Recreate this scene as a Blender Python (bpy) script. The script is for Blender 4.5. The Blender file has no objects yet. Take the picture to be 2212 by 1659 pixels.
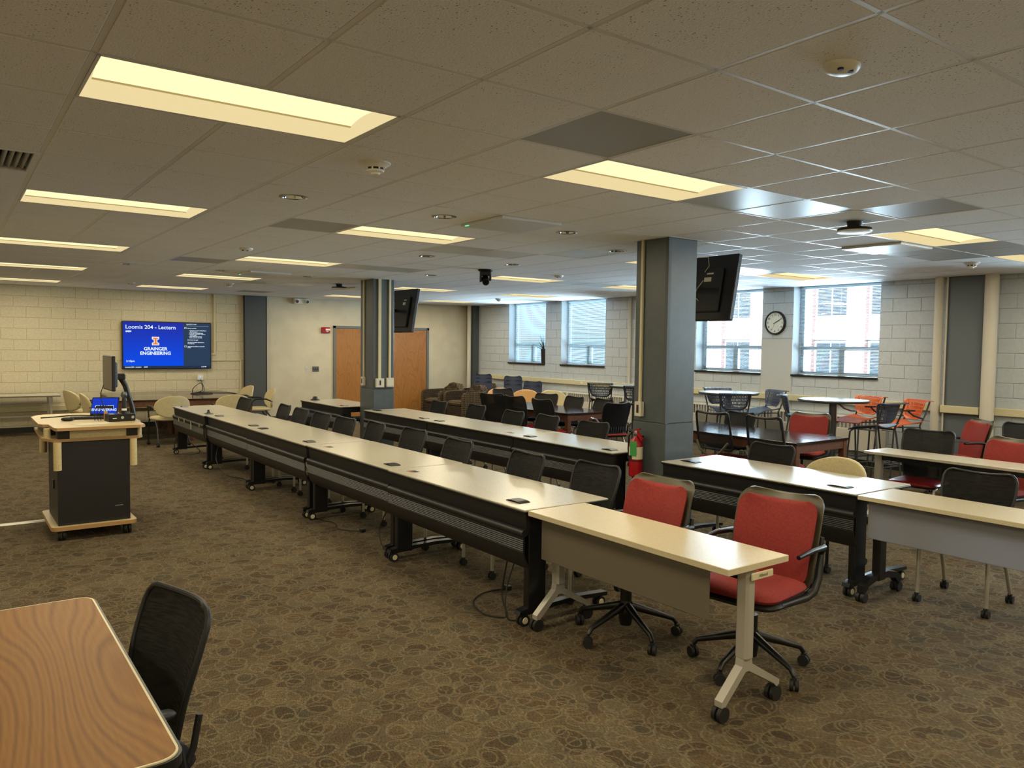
import bpy, bmesh, math, random
from math import sin, cos, pi, radians as rad, sqrt
from mathutils import Matrix, Vector
random.seed(7)
S = bpy.context.scene
COL = S.collection
# ------------------------------------------------------------------ camera
CAMZ = 1.7477
cam = bpy.data.cameras.new('camera'); camo = bpy.data.objects.new('camera', cam); COL.objects.link(camo)
r_ = Vector((0.80700185, -0.59041311, 0.0126641)); u_ = Vector((0.0193066, 0.04781011, 0.99866984)); f_ = Vector((0.59023324, 0.8056839, -0.04998172))
camo.matrix_world = Matrix(((r_.x, u_.x, -f_.x, 0), (r_.y, u_.y, -f_.y, 0), (r_.z, u_.z, -f_.z, CAMZ), (0, 0, 0, 1)))
cam.sensor_width = 36; cam.lens = 1675.1 / 2212 * 36; cam.clip_start = .05; cam.clip_end = 300
S.camera = camo
# ------------------------------------------------------------------ light
S.view_settings.view_transform = 'Standard'; S.view_settings.look = 'None'
S.view_settings.gamma = 1; S.view_settings.use_curve_mapping = False
S.view_settings.exposure = 0.0
W = bpy.data.worlds.new('sky'); S.world = W; W.use_nodes = True
bg = W.node_tree.nodes['Background']; bg.inputs[0].default_value = (.62, .80, 1, 1); bg.inputs[1].default_value = 7.5
sun = bpy.data.lights.new('sun', 'SUN'); sun.energy = 6; sun.angle = .05; sun.color = (1, .95, .88)
suno = bpy.data.objects.new('sun', sun); COL.objects.link(suno); suno.rotation_euler = Vector((.75, .25, -.62)).to_track_quat('-Z', 'Y').to_euler()
DAY_E = 250; LAMP_E = 28.5; LAMP_C = (1, .87, .61)
GLOW = 1.0
S.cycles.max_bounces = 8; S.cycles.diffuse_bounces = 4; S.cycles.glossy_bounces = 3; S.cycles.transparent_max_bounces = 16
S.cycles.sample_clamp_indirect = 10; S.cycles.caustics_reflective = False; S.cycles.caustics_refractive = False
S.cycles.use_denoising = True

# ------------------------------------------------------------------ materials
def lin(c):
    if isinstance(c, str):
        c = [int(c[i:i + 2], 16) / 255 for i in (0, 2, 4)]
        c = [x / 12.92 if x <= .04045 else ((x + .055) / 1.055) ** 2.4 for x in c]
    return (c[0], c[1], c[2], 1)
def mat(name, c, rough=.6, metal=0, spec=.5):
    m = bpy.data.materials.new(name); m.use_nodes = True
    b = m.node_tree.nodes['Principled BSDF']
    b.inputs['Base Color'].default_value = lin(c); b.inputs['Roughness'].default_value = rough
    b.inputs['Metallic'].default_value = metal; b.inputs['Specular IOR Level'].default_value = spec
    return m
def emat(name, c, s=1.0):
    m = bpy.data.materials.new(name); m.use_nodes = True; nt = m.node_tree; nt.nodes.clear()
    e = nt.nodes.new('ShaderNodeEmission'); o = nt.nodes.new('ShaderNodeOutputMaterial')
    e.inputs[0].default_value = lin(c); e.inputs[1].default_value = s; nt.links.new(e.outputs[0], o.inputs[0]); return m
class NT:
    def __init__(s, m): s.t = m.node_tree; s.b = s.t.nodes.get('Principled BSDF')
    def n(s, t, **k):
        x = s.t.nodes.new(t)
        for a, v in k.items():
            if a.startswith('_'): x.inputs[int(a[1:])].default_value = v
            else: setattr(x, a, v)
        return x
    def l(s, a, b): s.t.links.new(a, b)
    def m(s, op, a, b=0, c=None):
        x = s.n('ShaderNodeMath', operation=op)
        for i, v in enumerate((a, b, c)):
            if v is None: continue
            if hasattr(v, 'links') or hasattr(v, 'node'): s.l(v, x.inputs[i])
            else: x.inputs[i].default_value = v
        return x.outputs[0]
    def ramp(s, fac, pts, interp='LINEAR'):
        x = s.n('ShaderNodeValToRGB'); x.color_ramp.interpolation = interp
        e = x.color_ramp.elements
        while len(e) < len(pts): e.new(.5)
        for i, (p, c) in enumerate(pts): e[i].position = p; e[i].color = lin(c) if not isinstance(c, (int, float)) else (c, c, c, 1)
        s.l(fac, x.inputs[0]); return x.outputs[0]
    def mix(s, f, a, b, bt='MIX'):
        x = s.n('ShaderNodeMix', data_type='RGBA', blend_type=bt)
        for i, v in ((0, f), (6, a), (7, b)):
            if hasattr(v, 'node'): s.l(v, x.inputs[i])
            elif isinstance(v, (int, float)): x.inputs[i].default_value = v
            else: x.inputs[i].default_value = lin(v)
        return x.outputs[2]
    def pos(s, scale=(1, 1, 1), rot=(0, 0, 0), obj=False):
        g = s.n('ShaderNodeTexCoord').outputs['Object'] if obj else s.n('ShaderNodeNewGeometry').outputs['Position']
        mp = s.n('ShaderNodeMapping'); mp.inputs['Scale'].default_value = scale; mp.inputs['Rotation'].default_value = rot
        s.l(g, mp.inputs[0]); return mp.outputs[0]
    def noise(s, v, sc, det=2, rough=.5):
        x = s.n('ShaderNodeTexNoise'); s.l(v, x.inputs['Vector']); x.inputs['Scale'].default_value = sc
        x.inputs['Detail'].default_value = det; x.inputs['Roughness'].default_value = rough; return x.outputs[0]
    def bump(s, h, st=.3, d=.005):
        x = s.n('ShaderNodeBump'); x.inputs['Strength'].default_value = st; x.inputs['Distance'].default_value = d
        s.l(h, x.inputs['Height']); s.l(x.outputs[0], s.b.inputs['Normal'])
def speckled(name, c1, c2, sc, rough=.6, bump=0, obj=True, stretch=(1, 1, 1)):
    m = mat(name, c1, rough); t = NT(m); v = t.pos(stretch, obj=obj); n = t.noise(v, sc, 3)
    t.l(t.ramp(n, [(.4, c1), (.62, c2)]), t.b.inputs['Base Color'])
    if bump: t.bump(n, bump, .003)
    return m
def carpet():
    m = mat('carpet', '5a4f3e', .95, spec=.15); t = NT(m)
    v = t.pos()
    wob = t.n('ShaderNodeTexNoise'); t.l(v, wob.inputs['Vector']); wob.inputs['Scale'].default_value = 3.2; wob.inputs['Detail'].default_value = 1
    a = t.n('ShaderNodeVectorMath', operation='MULTIPLY_ADD'); t.l(wob.outputs[1], a.inputs[0]); a.inputs[1].default_value = (.09, .09, 0); t.l(v, a.inputs[2])
    rings = None; fills = []
    for k, (sx, sy, rz) in enumerate(((5.0, 7.6, .5), (6.6, 4.5, 1.15), (8.8, 6.6, -.35))):
        mp = t.n('ShaderNodeMapping'); t.l(a.outputs[0], mp.inputs[0]); mp.inputs['Scale'].default_value = (sx, sy, 0); mp.inputs['Rotation'].default_value = (0, 0, rz); mp.inputs['Location'].default_value = (k * 3.3, k * 1.7, 0)
        vo = t.n('ShaderNodeTexVoronoi', feature='F1'); vo.voronoi_dimensions = '2D'; t.l(mp.outputs[0], vo.inputs['Vector']); vo.inputs['Scale'].default_value = 1; vo.inputs['Randomness'].default_value = .85
        sep = t.n('ShaderNodeSeparateColor'); t.l(vo.outputs['Color'], sep.inputs[0])
        rad_ = t.m('MULTIPLY_ADD', sep.outputs[0], .22, .26)
        d = t.m('ABSOLUTE', t.m('SUBTRACT', vo.outputs['Distance'], rad_))
        ring = t.m('SMOOTH_MIN', 1, 0, 0)
        mr = t.n('ShaderNodeMapRange'); t.l(d, mr.inputs[0]); mr.inputs[1].default_value = .012; mr.inputs[2].default_value = .05; mr.inputs[3].default_value = 1; mr.inputs[4].default_value = 0
        ring = mr.outputs[0]
        rings = ring if rings is None else t.m('MAXIMUM', rings, ring)
        mf = t.n('ShaderNodeMapRange'); t.l(t.m('SUBTRACT', vo.outputs['Distance'], rad_), mf.inputs[0]); mf.inputs[1].default_value = -.03; mf.inputs[2].default_value = .0; mf.inputs[3].default_value = 1; mf.inputs[4].default_value = 0
        fills.append((mf.outputs[0], sep.outputs[1], sep.outputs[2]))
    base = t.ramp(t.noise(v, 4.5, 3), [(.35, '574c3b'), (.65, '695e49')])
    for f, g, h in fills[:2]:
        tone = t.ramp(g, [(0, '443a2c'), (.35, '564733'), (.6, '6a5f49'), (.85, '494538')], 'CONSTANT')
        base = t.mix(t.m('MULTIPLY', f, .6), base, tone)
    base = t.mix(t.m('MULTIPLY', rings, .6), base, '81755b')
    # loop pile: short coloured yarn flecks along Y
    y1 = t.noise(t.pos((260, 60, 1), (0, 0, .35)), 1, 1, .4)
    fl = t.ramp(y1, [(.28, .52), (.5, 1.0), (.72, 1.55)])
    base = t.mix(1.0, base, fl, 'MULTIPLY')
    y2 = t.noise(t.pos((90, 30, 1), (0, 0, .35)), 1, 2, .6)
    y3 = t.noise(t.pos((5, 5, 1)), 1, 2, .6)
    c2 = t.ramp(y3, [(.38, '3f4a35'), (.5, '6d3b28'), (.62, '8a7440')])
    base = t.mix(t.m('MULTIPLY', t.ramp(y2, [(.5, 0.0), (.66, 1.0)]), .4), base, c2)
    base = t.mix(1.0, base, (CARPET_K,) * 3, 'MULTIPLY')
    t.l(base, t.b.inputs['Base Color']); t.bump(y1, .5, .004); return m
CARPET_K = .80
def wood(name, cols, along='Y', s=1.0, rough=.35, contours=9, seed=0, lo=1.0, lin_=0.0):
    m = mat(name, cols[1], rough); t = NT(m)
    sc = {'Y': (1, .28, 1), 'X': (.28, 1, 1), 'Z': (1, 1, .22)}[along]
    v = t.pos(tuple(x * s for x in sc), obj=True)
    mp = t.n('ShaderNodeMapping'); t.l(v, mp.inputs[0]); mp.inputs['Location'].default_value = (seed, seed * .7, seed * 1.3)
    v = mp.outputs[0]
    n = t.noise(v, 3.0 * lo, 1.5, .4)
    sx_ = t.n('ShaderNodeSeparateXYZ'); t.l(v, sx_.inputs[0])
    f = t.m('FRACT', t.m('ADD', t.m('MULTIPLY', n, contours), t.m('MULTIPLY', sx_.outputs[0], lin_)))
    f2 = t.m('ABSOLUTE', t.m('MULTIPLY_ADD', f, 2, -1))
    c = t.ramp(f2, [(0, cols[0]), (.5, cols[1]), (1, cols[2])])
    g = t.noise(t.pos({'Y': (140, 6, 140), 'X': (6, 140, 140), 'Z': (140, 140, 6)}[along], obj=True), 1, 3)
    c = t.mix(.35, c, t.ramp(g, [(.35, cols[0]), (.6, cols[2])]))
    t.l(c, t.b.inputs['Base Color']); return m
def mesh_fabric(name, c, alpha):
    m = mat(name, c, .8, spec=.2); t = NT(m)
    tr = t.n('ShaderNodeBsdfTransparent'); mx = t.n('ShaderNodeMixShader'); mx.inputs[0].default_value = alpha
    o = t.t.nodes['Material Output']; t.l(tr.outputs[0], mx.inputs[1]); t.l(t.b.outputs[0], mx.inputs[2]); t.l(mx.outputs[0], o.inputs[0])
    w = t.noise(t.pos((20, 20, 260), obj=True), 1, 0)
    t.l(t.ramp(w, [(.4, c), (.65, '2c2c2c')]), t.b.inputs['Base Color'])
    return m
def glass(name, tint=(.93, .97, .97)):
    m = bpy.data.materials.new(name); m.use_nodes = True; nt = m.node_tree; nt.nodes.clear()
    g = nt.nodes.new('ShaderNodeBsdfGlossy'); g.inputs['Roughness'].default_value = .02; tr = nt.nodes.new('ShaderNodeBsdfTransparent'); tr.inputs[0].default_value = (*tint, 1)
    fr = nt.nodes.new('ShaderNodeFresnel'); fr.inputs[0].default_value = 1.45; mx = nt.nodes.new('ShaderNodeMixShader'); o = nt.nodes.new('ShaderNodeOutputMaterial')
    nt.links.new(fr.outputs[0], mx.inputs[0]); nt.links.new(tr.outputs[0], mx.inputs[1]); nt.links.new(g.outputs[0], mx.inputs[2]); nt.links.new(mx.outputs[0], o.inputs[0]); return m
def tile_mat():
    m = mat('ceiling_tile', 'd4d0c8', .9, spec=.25); t = NT(m); v = t.pos()
    vo = t.n('ShaderNodeTexVoronoi', feature='F1'); t.l(v, vo.inputs['Vector']); vo.inputs['Scale'].default_value = 85; vo.inputs['Randomness'].default_value = 1
    sep = t.n('ShaderNodeSeparateColor'); t.l(vo.outputs['Color'], sep.inputs[0])
    pit = t.m('LESS_THAN', vo.outputs['Distance'], t.m('MULTIPLY_ADD', sep.outputs[0], .42, -.12))
    n = t.noise(v, 2.5, 2)
    dense = t.ramp(n, [(.4, .25), (.6, 1.0)])
    t.l(t.mix(t.m('MULTIPLY', pit, dense), t.ramp(t.noise(v, 160, 2), [(.3, 'e4e6ea'), (.7, 'f4f5f8')]), '8b8882'), t.b.inputs['Base Color'])
    t.bump(t.m('ADD', t.m('MULTIPLY', pit, -1), t.noise(v, 120, 2)), .35, .003); return m
def fabric_pattern():
    m = mat('patterned_upholstery', '463b30', .9, spec=.2); t = NT(m); v = t.pos((1, 1, 1), obj=True)
    w = t.n('ShaderNodeTexWave', wave_type='BANDS', bands_direction='Z'); t.l(v, w.inputs[0]); w.inputs['Scale'].default_value = 8; w.inputs['Distortion'].default_value = 3; w.inputs['Detail Scale'].default_value = 6
    ck = t.n('ShaderNodeTexVoronoi', feature='F1'); t.l(v, ck.inputs['Vector']); ck.inputs['Scale'].default_value = 24; ck.inputs['Randomness'].default_value = .2
    t.l(t.mix(t.m('MULTIPLY', t.ramp(ck.outputs['Distance'], [(.25, 1.0), (.4, 0.0)]), .7), t.ramp(w.outputs[1], [(.3, '352c24'), (.7, '4b3e31')]), '8a785b'), t.b.inputs['Base Color']); return m
M = dict(
    carpet=carpet(), tile=tile_mat(),
    grid=mat('grid_white_metal', 'd8d9da', .38, spec=.6), panel_grey=mat('grey_perforated_metal', '9fa1a2', .42, spec=.6), panel_white=mat('white_metal_panel', 'c9cccb', .36, spec=.6),
    plenum=mat('plenum_dark', '3a3835', .9),
    block=speckled('painted_block', 'cfc5a8', 'c6bc9f', 30, .5, .15, obj=False), mortar=mat('painted_mortar', 'c0b697', .8),
    block_daytint=speckled('daylight_tinted_block', 'bcc2c6', 'b6bcc0', 30, .5, .15, obj=False), mortar_daytint=mat('daylight_tinted_mortar', 'aaafb2', .8),  # cream wall tinted blue-grey, cool window light painted into the colour
    plaster=speckled('painted_plaster', 'd2c9b0', 'cbc2aa', 3, .6, 0, obj=False), plasterw=mat('white_wall_paint', 'bdbdb8', .6),
    greym=mat('pilaster_grey', '646b70', .5), grey=speckled('blue_grey_paint', '50575a', '4c5356', 12, .4, .08, obj=False), greyd=mat('dark_grey_paint', '4b5052', .5), greyframe=mat('door_frame_grey', '6b7171', .4),
    cream=mat('cream_metal', 'cfc5a0', .4), creamw=mat('pipe_cream', 'cfc8b8', .45), white=mat('white_plastic', 'e4e2da', .4), offw=mat('bright_cover', 'efeee8', .3),
    base=mat('dark_rubber', '1d1b1a', .6), black=mat('black_metal', '101012', .35), blackp=mat('black_plastic', '15161a', .5), bsatin=mat('satin_black_panel', '1b1b1e', .42),
    soft=mat('black_fabric', '16161a', .95, spec=.15), lam=speckled('pale_laminate', 'c0b9a6', 'b8b19e', 90, .24), lamedge=mat('laminate_edge', '8f8672', .4),
    maple=speckled('pale_maple_laminate', 'd0bd8c', 'c8b383', 60, .35), mapled=mat('maple_edge', 'b08a5c', .45), beige=speckled('beige_laminate', 'cfc3a6', 'c6b998', 120, .3),
    ggrey=mat('warm_grey_panel', '6a6255', .45), silver=mat('silver_paint', 'b4b0a6', .35, .3), chrome=mat('chrome', 'a0a2a6', .18, .9), steel=mat('dark_steel_tube', '5b5e63', .3, .7),
    red=speckled('red_fabric', '8e2c27', '802722', 90, .85), redv=mat('red_vinyl', '7c1519', .3), redp=mat('red_paint', 'a01018', .3), olive=mat('olive_grey_shell', '55503f', .4),
    creamf=speckled('cream_fabric', 'cfc096', 'c3b48a', 60, .8), tan=mat('tan_wood', 'c99a5c', .4), navy=mat('navy_plastic', '15203a', .5),
    blue=mat('slate_blue_plastic', '3d475c', .4), orange=mat('orange_plastic', 'd2622c', .4), pattern=fabric_pattern(),
    hub=mat('cream_hub', 'ded4b4', .5), rubber=mat('caster_rubber', '1a1a1b', .6), cordm=mat('cord_black', '0c0c0c', .5), glass=glass('window_glass'),
    alu=mat('window_aluminium', '8a9496', .35, .3), slat=mat('white_slat', 'dfe6ea', .45), sill=mat('black_stone_sill', '15130f', .3),
    doorw=wood('maple_door', ('93602a', 'b07a3a', 'a46d31'), 'Z', 1.6, .4, 7, 3), table=wood('foreground_wood_top', ('6c4519', '91672f', '835925'), 'Y', 1.0, .5, 11, 4.2, .8, 16.0),
    brown=wood('dark_walnut_top', ('23130c', '3a2216', '2e1a11'), 'Y', 1.5, .12, 8, 5), browns=wood('walnut_side', ('4a2c1a', '6a4226', '5a3620'), 'Y', 2, .4, 8, 6),
    rtop=mat('grey_round_top', '9aa3a3', .25), redge=mat('dark_round_edge', '3a4146', .4), clockf=mat('clock_face', 'd6d8cc', .5), ink=mat('dark_ink', '17181c', .6),
    leaf=mat('plant_leaf', '1d2a18', .6), pot=mat('dark_pot', '2a221d', .4), paper=mat('printed_paper', 'd9d2b6', .8), green=mat('green_tag', '3f9a49', .6),
    fabmesh=mesh_fabric('black_seat_mesh', '1a1a1b', .86), fabmesh2=mesh_fabric('open_grey_mesh', '32363c', .42),
    brick=speckled('facade_brick', 'b0807a', 'a67670', 8, .9, obj=False), stone=mat('facade_stone', 'dcdcdc', .9), fglass=mat('facade_glass', '1c2a38', .2), grass=mat('outside_ground', '5c6b44', .95),
    brass=mat('brown_hole', '8a5a28', .6), screenoff=mat('screen_off', '0b0c0d', .12), mirror=mat('chrome_reflector', 'c8c8c8', .06, 1), dark=mat('dark_void', '050505', .8),
    frosted=mat('frosted_panel', 'a4a6ae', .35),
)
M['table'].node_tree.nodes['Principled BSDF'].inputs['Specular IOR Level'].default_value = .25
M['diff'] = emat('lamp_diffuser', (1.0, .885, .50), GLOW * 1.15); M['diff2'] = emat('lamp_pan', (1.0, .81, .42), GLOW * .86); M['rib'] = emat('lamp_joint', (.55, .40, .14), .8)
M['led'] = emat('green_led', (.1, 1, .3), 2)
nf = NT(M['frosted'])
_tr = nf.n('ShaderNodeBsdfTranslucent'); _tr.inputs[0].default_value = (.5, .5, .56, 1); _mx = nf.n('ShaderNodeMixShader'); _mx.inputs[0].default_value = .45
nf.l(nf.b.outputs[0], _mx.inputs[1]); nf.l(_tr.outputs[0], _mx.inputs[2]); nf.l(_mx.outputs[0], nf.t.nodes['Material Output'].inputs[0])

sn = NT(M['slat'])
_t2 = sn.n('ShaderNodeBsdfTranslucent'); _t2.inputs[0].default_value = (.8, .88, .92, 1); _m2 = sn.n('ShaderNodeMixShader'); _m2.inputs[0].default_value = .4
sn.l(sn.b.outputs[0], _m2.inputs[1]); sn.l(_t2.outputs[0], _m2.inputs[2]); sn.l(_m2.outputs[0], sn.t.nodes['Material Output'].inputs[0])
# ------------------------------------------------------------------ geometry helpers
class MB:
    def __init__(s): s.v = []; s.f = []; s.fm = []; s.m = 0
    def add(s, vs, fs):
        o = len(s.v); s.v += [tuple(v) for v in vs]; s.f += [tuple(i + o for i in f) for f in fs]; s.fm += [s.m] * len(fs); return s
    def box(s, x0, x1, y0, y1, z0, z1, T=None, ch=0):
        if ch:
            c = ch; vs = []
            # chamfered box: each corner -> 3 verts
            for X, sx in ((x0, 1), (x1, -1)):
                for Y, sy in ((y0, 1), (y1, -1)):
                    for Z, sz in ((z0, 1), (z1, -1)):
                        vs += [(X, Y + sy * c, Z + sz * c), (X + sx * c, Y, Z + sz * c), (X + sx * c, Y + sy * c, Z)]
            I = lambda a, b, d, k: (a * 4 + b * 2 + d) * 3 + k
            fs = []
            for a in (0, 1): fs.append([I(a, 0, 0, 0), I(a, 0, 1, 0), I(a, 1, 1, 0), I(a, 1, 0, 0)][::(1 if a == 0 else -1)])
            for b in (0, 1): fs.append([I(0, b, 0, 1), I(1, b, 0, 1), I(1, b, 1, 1), I(0, b, 1, 1)][::(1 if b == 0 else -1)])
            for d in (0, 1): fs.append([I(0, 0, d, 2), I(0, 1, d, 2), I(1, 1, d, 2), I(1, 0, d, 2)][::(1 if d == 0 else -1)])
            for a in (0, 1):
                for b in (0, 1): fs.append([I(a, b, 0, 0), I(a, b, 1, 0), I(a, b, 1, 1), I(a, b, 0, 1)][::(-1 if a == b else 1)])
            for a in (0, 1):
                for d in (0, 1): fs.append([I(a, 0, d, 0), I(a, 1, d, 0), I(a, 1, d, 2), I(a, 0, d, 2)][::(1 if a == d else -1)])
            for b in (0, 1):
                for d in (0, 1): fs.append([I(0, b, d, 1), I(1, b, d, 1), I(1, b, d, 2), I(0, b, d, 2)][::(-1 if b == d else 1)])
            for a in (0, 1):
                for b in (0, 1):
                    for d in (0, 1): fs.append([I(a, b, d, 0), I(a, b, d, 1), I(a, b, d, 2)][::(1 if (a + b + d) % 2 == 0 else -1)])
        else:
            vs = [(x, y, z) for x in (x0, x1) for y in (y0, y1) for z in (z0, z1)]
            fs = [(0, 1, 3, 2), (4, 6, 7, 5), (0, 4, 5, 1), (2, 3, 7, 6), (0, 2, 6, 4), (1, 5, 7, 3)]
        if T is not None: vs = [T @ Vector(v) for v in vs]
        return s.add(vs, fs)
    def tube(s, path, r, n=8, closed=False):
        P = [Vector(p) for p in path]; N = len(P); vs = []; rs = r if isinstance(r, (list, tuple)) else [r] * N
        up = None
        for i, p in enumerate(P):
            a = P[(i - 1) % N] if (closed or i > 0) else p; b = P[(i + 1) % N] if (closed or i < N - 1) else p
            t = (b - a).normalized()
            if up is None:
                up = Vector((0, 0, 1)) if abs(t.z) < .9 else Vector((1, 0, 0))
            x = t.cross(up).normalized(); y = x.cross(t).normalized(); up = y
            for k in range(n):
                an = 2 * pi * k / n; vs.append(p + x * cos(an) * rs[i] + y * sin(an) * rs[i])
        fs = []
        for i in range(N if closed else N - 1):
            j = (i + 1) % N
            for k in range(n): fs.append((i * n + k, j * n + k, j * n + (k + 1) % n, i * n + (k + 1) % n))
        if not closed: fs.append(tuple(range(n - 1, -1, -1))[::-1]); fs.append(tuple(range((N - 1) * n, N * n))[::-1])
        return s.add(vs, fs)
    def lathe(s, prof, n=20, c=(0, 0, 0), T=None, caps=True):
        vs = []; N = len(prof)
        for r, z in prof:
            for k in range(n):
                a = 2 * pi * k / n; v = Vector((c[0] + r * cos(a), c[1] + r * sin(a), c[2] + z)); vs.append(T @ v if T is not None else v)
        fs = [(i * n + k, i * n + (k + 1) % n, (i + 1) * n + (k + 1) % n, (i + 1) * n + k) for i in range(N - 1) for k in range(n)]
        if caps: fs += [tuple(range(n))[::-1], tuple(range((N - 1) * n, N * n))]
        return s.add(vs, fs)
    def prism(s, poly, a0, a1, ax='Y', T=None):
        n = len(poly); mk = {'Y': lambda p, a: (p[0], a, p[1]), 'X': lambda p, a: (a, p[0], p[1]), 'Z': lambda p, a: (p[0], p[1], a)}[ax]
        vs = [mk(p, a0) for p in poly] + [mk(p, a1) for p in poly]
        if T is not None: vs = [T @ Vector(v) for v in vs]
        fs = [(k, (k + 1) % n, n + (k + 1) % n, n + k) for k in range(n)] + [tuple(range(n))[::-1], tuple(range(n, 2 * n))]
        return s.add(vs, fs)
    def sheet(s, fn, nu, nv, th, skip=None, dirn=None):
        """fn(i/nu, j/nv) -> (pos); thickness th along the normal"""
        P = [[Vector(fn(i / nu, j / nv)) for j in range(nv + 1)] for i in range(nu + 1)]
        vs = []
        for i in range(nu + 1):
            for j in range(nv + 1):
                du = P[min(i + 1, nu)][j] - P[max(i - 1, 0)][j]; dv = P[i][min(j + 1, nv)] - P[i][max(j - 1, 0)]
                n = du.cross(dv); n = n.normalized() if n.length > 1e-9 else Vector((0, -1, 0))
                if dirn is not None: n = Vector(dirn)
                h = th(i / nu, j / nv) if callable(th) else th
                vs.append(P[i][j] + n * h / 2); vs.append(P[i][j] - n * h / 2)
        ix = lambda i, j, k: (i * (nv + 1) + j) * 2 + k
        on = lambda i, j: 0 <= i < nu and 0 <= j < nv and not (skip and skip(i, j))
        fs = []
        for i in range(nu):
            for j in range(nv):
                if not on(i, j): continue
                fs.append((ix(i, j, 0), ix(i + 1, j, 0), ix(i + 1, j + 1, 0), ix(i, j + 1, 0)))
                fs.append((ix(i, j, 1), ix(i, j + 1, 1), ix(i + 1, j + 1, 1), ix(i + 1, j, 1)))
                if not on(i - 1, j): fs.append((ix(i, j, 0), ix(i, j + 1, 0), ix(i, j + 1, 1), ix(i, j, 1)))
                if not on(i + 1, j): fs.append((ix(i + 1, j, 0), ix(i + 1, j, 1), ix(i + 1, j + 1, 1), ix(i + 1, j + 1, 0)))
                if not on(i, j - 1): fs.append((ix(i, j, 0), ix(i, j, 1), ix(i + 1, j, 1), ix(i + 1, j, 0)))
                if not on(i, j + 1): fs.append((ix(i, j + 1, 0), ix(i + 1, j + 1, 0), ix(i + 1, j + 1, 1), ix(i, j + 1, 1)))
        return s.add(vs, fs)
    def cushion(s, cx, cy, cz, sx, sy, sz, e=.35, n=24, m=8, T=None, puff=.5):
        """superellipsoid pillow, half sizes sx sy sz"""
        f = lambda a, e_: math.copysign(abs(a) ** e_, a)
        vs = []
        for j in range(m + 1):
            ph = -pi / 2 + pi * j / m
            for k in range(n):
                th = 2 * pi * k / n
                v = Vector((cx + sx * f(cos(ph), puff) * f(cos(th), e), cy + sy * f(cos(ph), puff) * f(sin(th), e), cz + sz * f(sin(ph), .8)))
                vs.append(T @ v if T is not None else v)
        fs = [(j * n + k, j * n + (k + 1) % n, (j + 1) * n + (k + 1) % n, (j + 1) * n + k) for j in range(m) for k in range(n)]
        return s.add(vs, fs)
    def mesh(s, name, mats, ang=40):
        me = bpy.data.meshes.new(name); me.from_pydata(s.v, [], s.f)
        for m in (mats if isinstance(mats, (list, tuple)) else [mats]): me.materials.append(M[m] if isinstance(m, str) else m)
        if any(s.fm): me.polygons.foreach_set('material_index', s.fm)
        if ang: me.polygons.foreach_set('use_smooth', [True] * len(me.polygons)); me.set_sharp_from_angle(angle=rad(ang))
        me.update(); return me
def put(name, me, parent=None, loc=(0, 0, 0)):
    o = bpy.data.objects.new(name, me); COL.objects.link(o); o.location = loc
    if parent: o.parent = parent
    return o
def obj(name, mb, m, parent=None, ang=40, loc=(0, 0, 0), kind=None, label=None):
    o = put(name, mb.mesh(name, m, ang), parent, loc)
    if kind: o['kind'] = kind
    if label: o['label'] = label
    return o
def tag(o, label, cat, group=None):
    o['label'] = label; o['category'] = cat
    if group: o['group'] = group
    return o
def thing(name, label, cat, loc=(0, 0, 0), rz=0, group=None):
    o = bpy.data.objects.new(name, None); COL.objects.link(o); o.location = loc; o.rotation_euler = (0, 0, rz); o.empty_display_size = .1
    return tag(o, label, cat, group)
def struct(o): o['kind'] = 'structure'; return o
def dup(root, loc, rz, label, group=None, parent=None):
    def cp(o, p):
        c = o.copy(); COL.objects.link(c); c.parent = p
        for ch in [x for x in ALLCH.get(o.name, [])]: cp(ch, c)
        return c
    r = cp(root, parent); r.location = loc; r.rotation_euler = (0, 0, rz); r['label'] = label
    if group: r['group'] = group
    return r
ALLCH = {}
def freeze(root):
    """remember the children of a prototype once, so copies are cheap"""
    def rec(o):
        ALLCH[o.name] = list(o.children)
        for c in o.children: rec(c)
    rec(root); return root
def empty_struct(name, loc=(0, 0, 0)):
    o = bpy.data.objects.new(name, None); COL.objects.link(o); o.location = loc; o['kind'] = 'structure'; return o
BX = lambda *a, **k: MB().box(*a, **k)
def text(body, size, m, parent, T, name='lettering', align='CENTER', ext=.0006, bold=0, sx=1):
    c = bpy.data.curves.new('t', 'FONT'); c.body = body; c.size = size; c.align_x = align; c.align_y = 'CENTER'; c.extrude = ext; c.offset = bold; c.resolution_u = 3
    t = bpy.data.objects.new('t', c); COL.objects.link(t); bpy.context.view_layer.update()
    me = bpy.data.meshes.new_from_object(t.evaluated_get(bpy.context.evaluated_depsgraph_get())); bpy.data.objects.remove(t)
    me.transform(T @ Matrix.Diagonal((sx, 1, 1, 1))); me.materials.clear(); me.materials.append(M[m] if isinstance(m, str) else m)
    return put(name, me, parent)

# ================================================================== SHELL
H = 2.7502; T = .6096; GX = .4429; GY = 3.0955
XL, XR, YB, YF = -4.2, 11.15, -3.2, 17.03
gx = lambda i: GX + i * T
gy = lambda j: GY + j * T
fl = obj('floor', BX(XL - .3, XR + .3, YB - .3, YF + .3, -.25, 0), 'carpet', ang=0); struct(fl)
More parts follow.
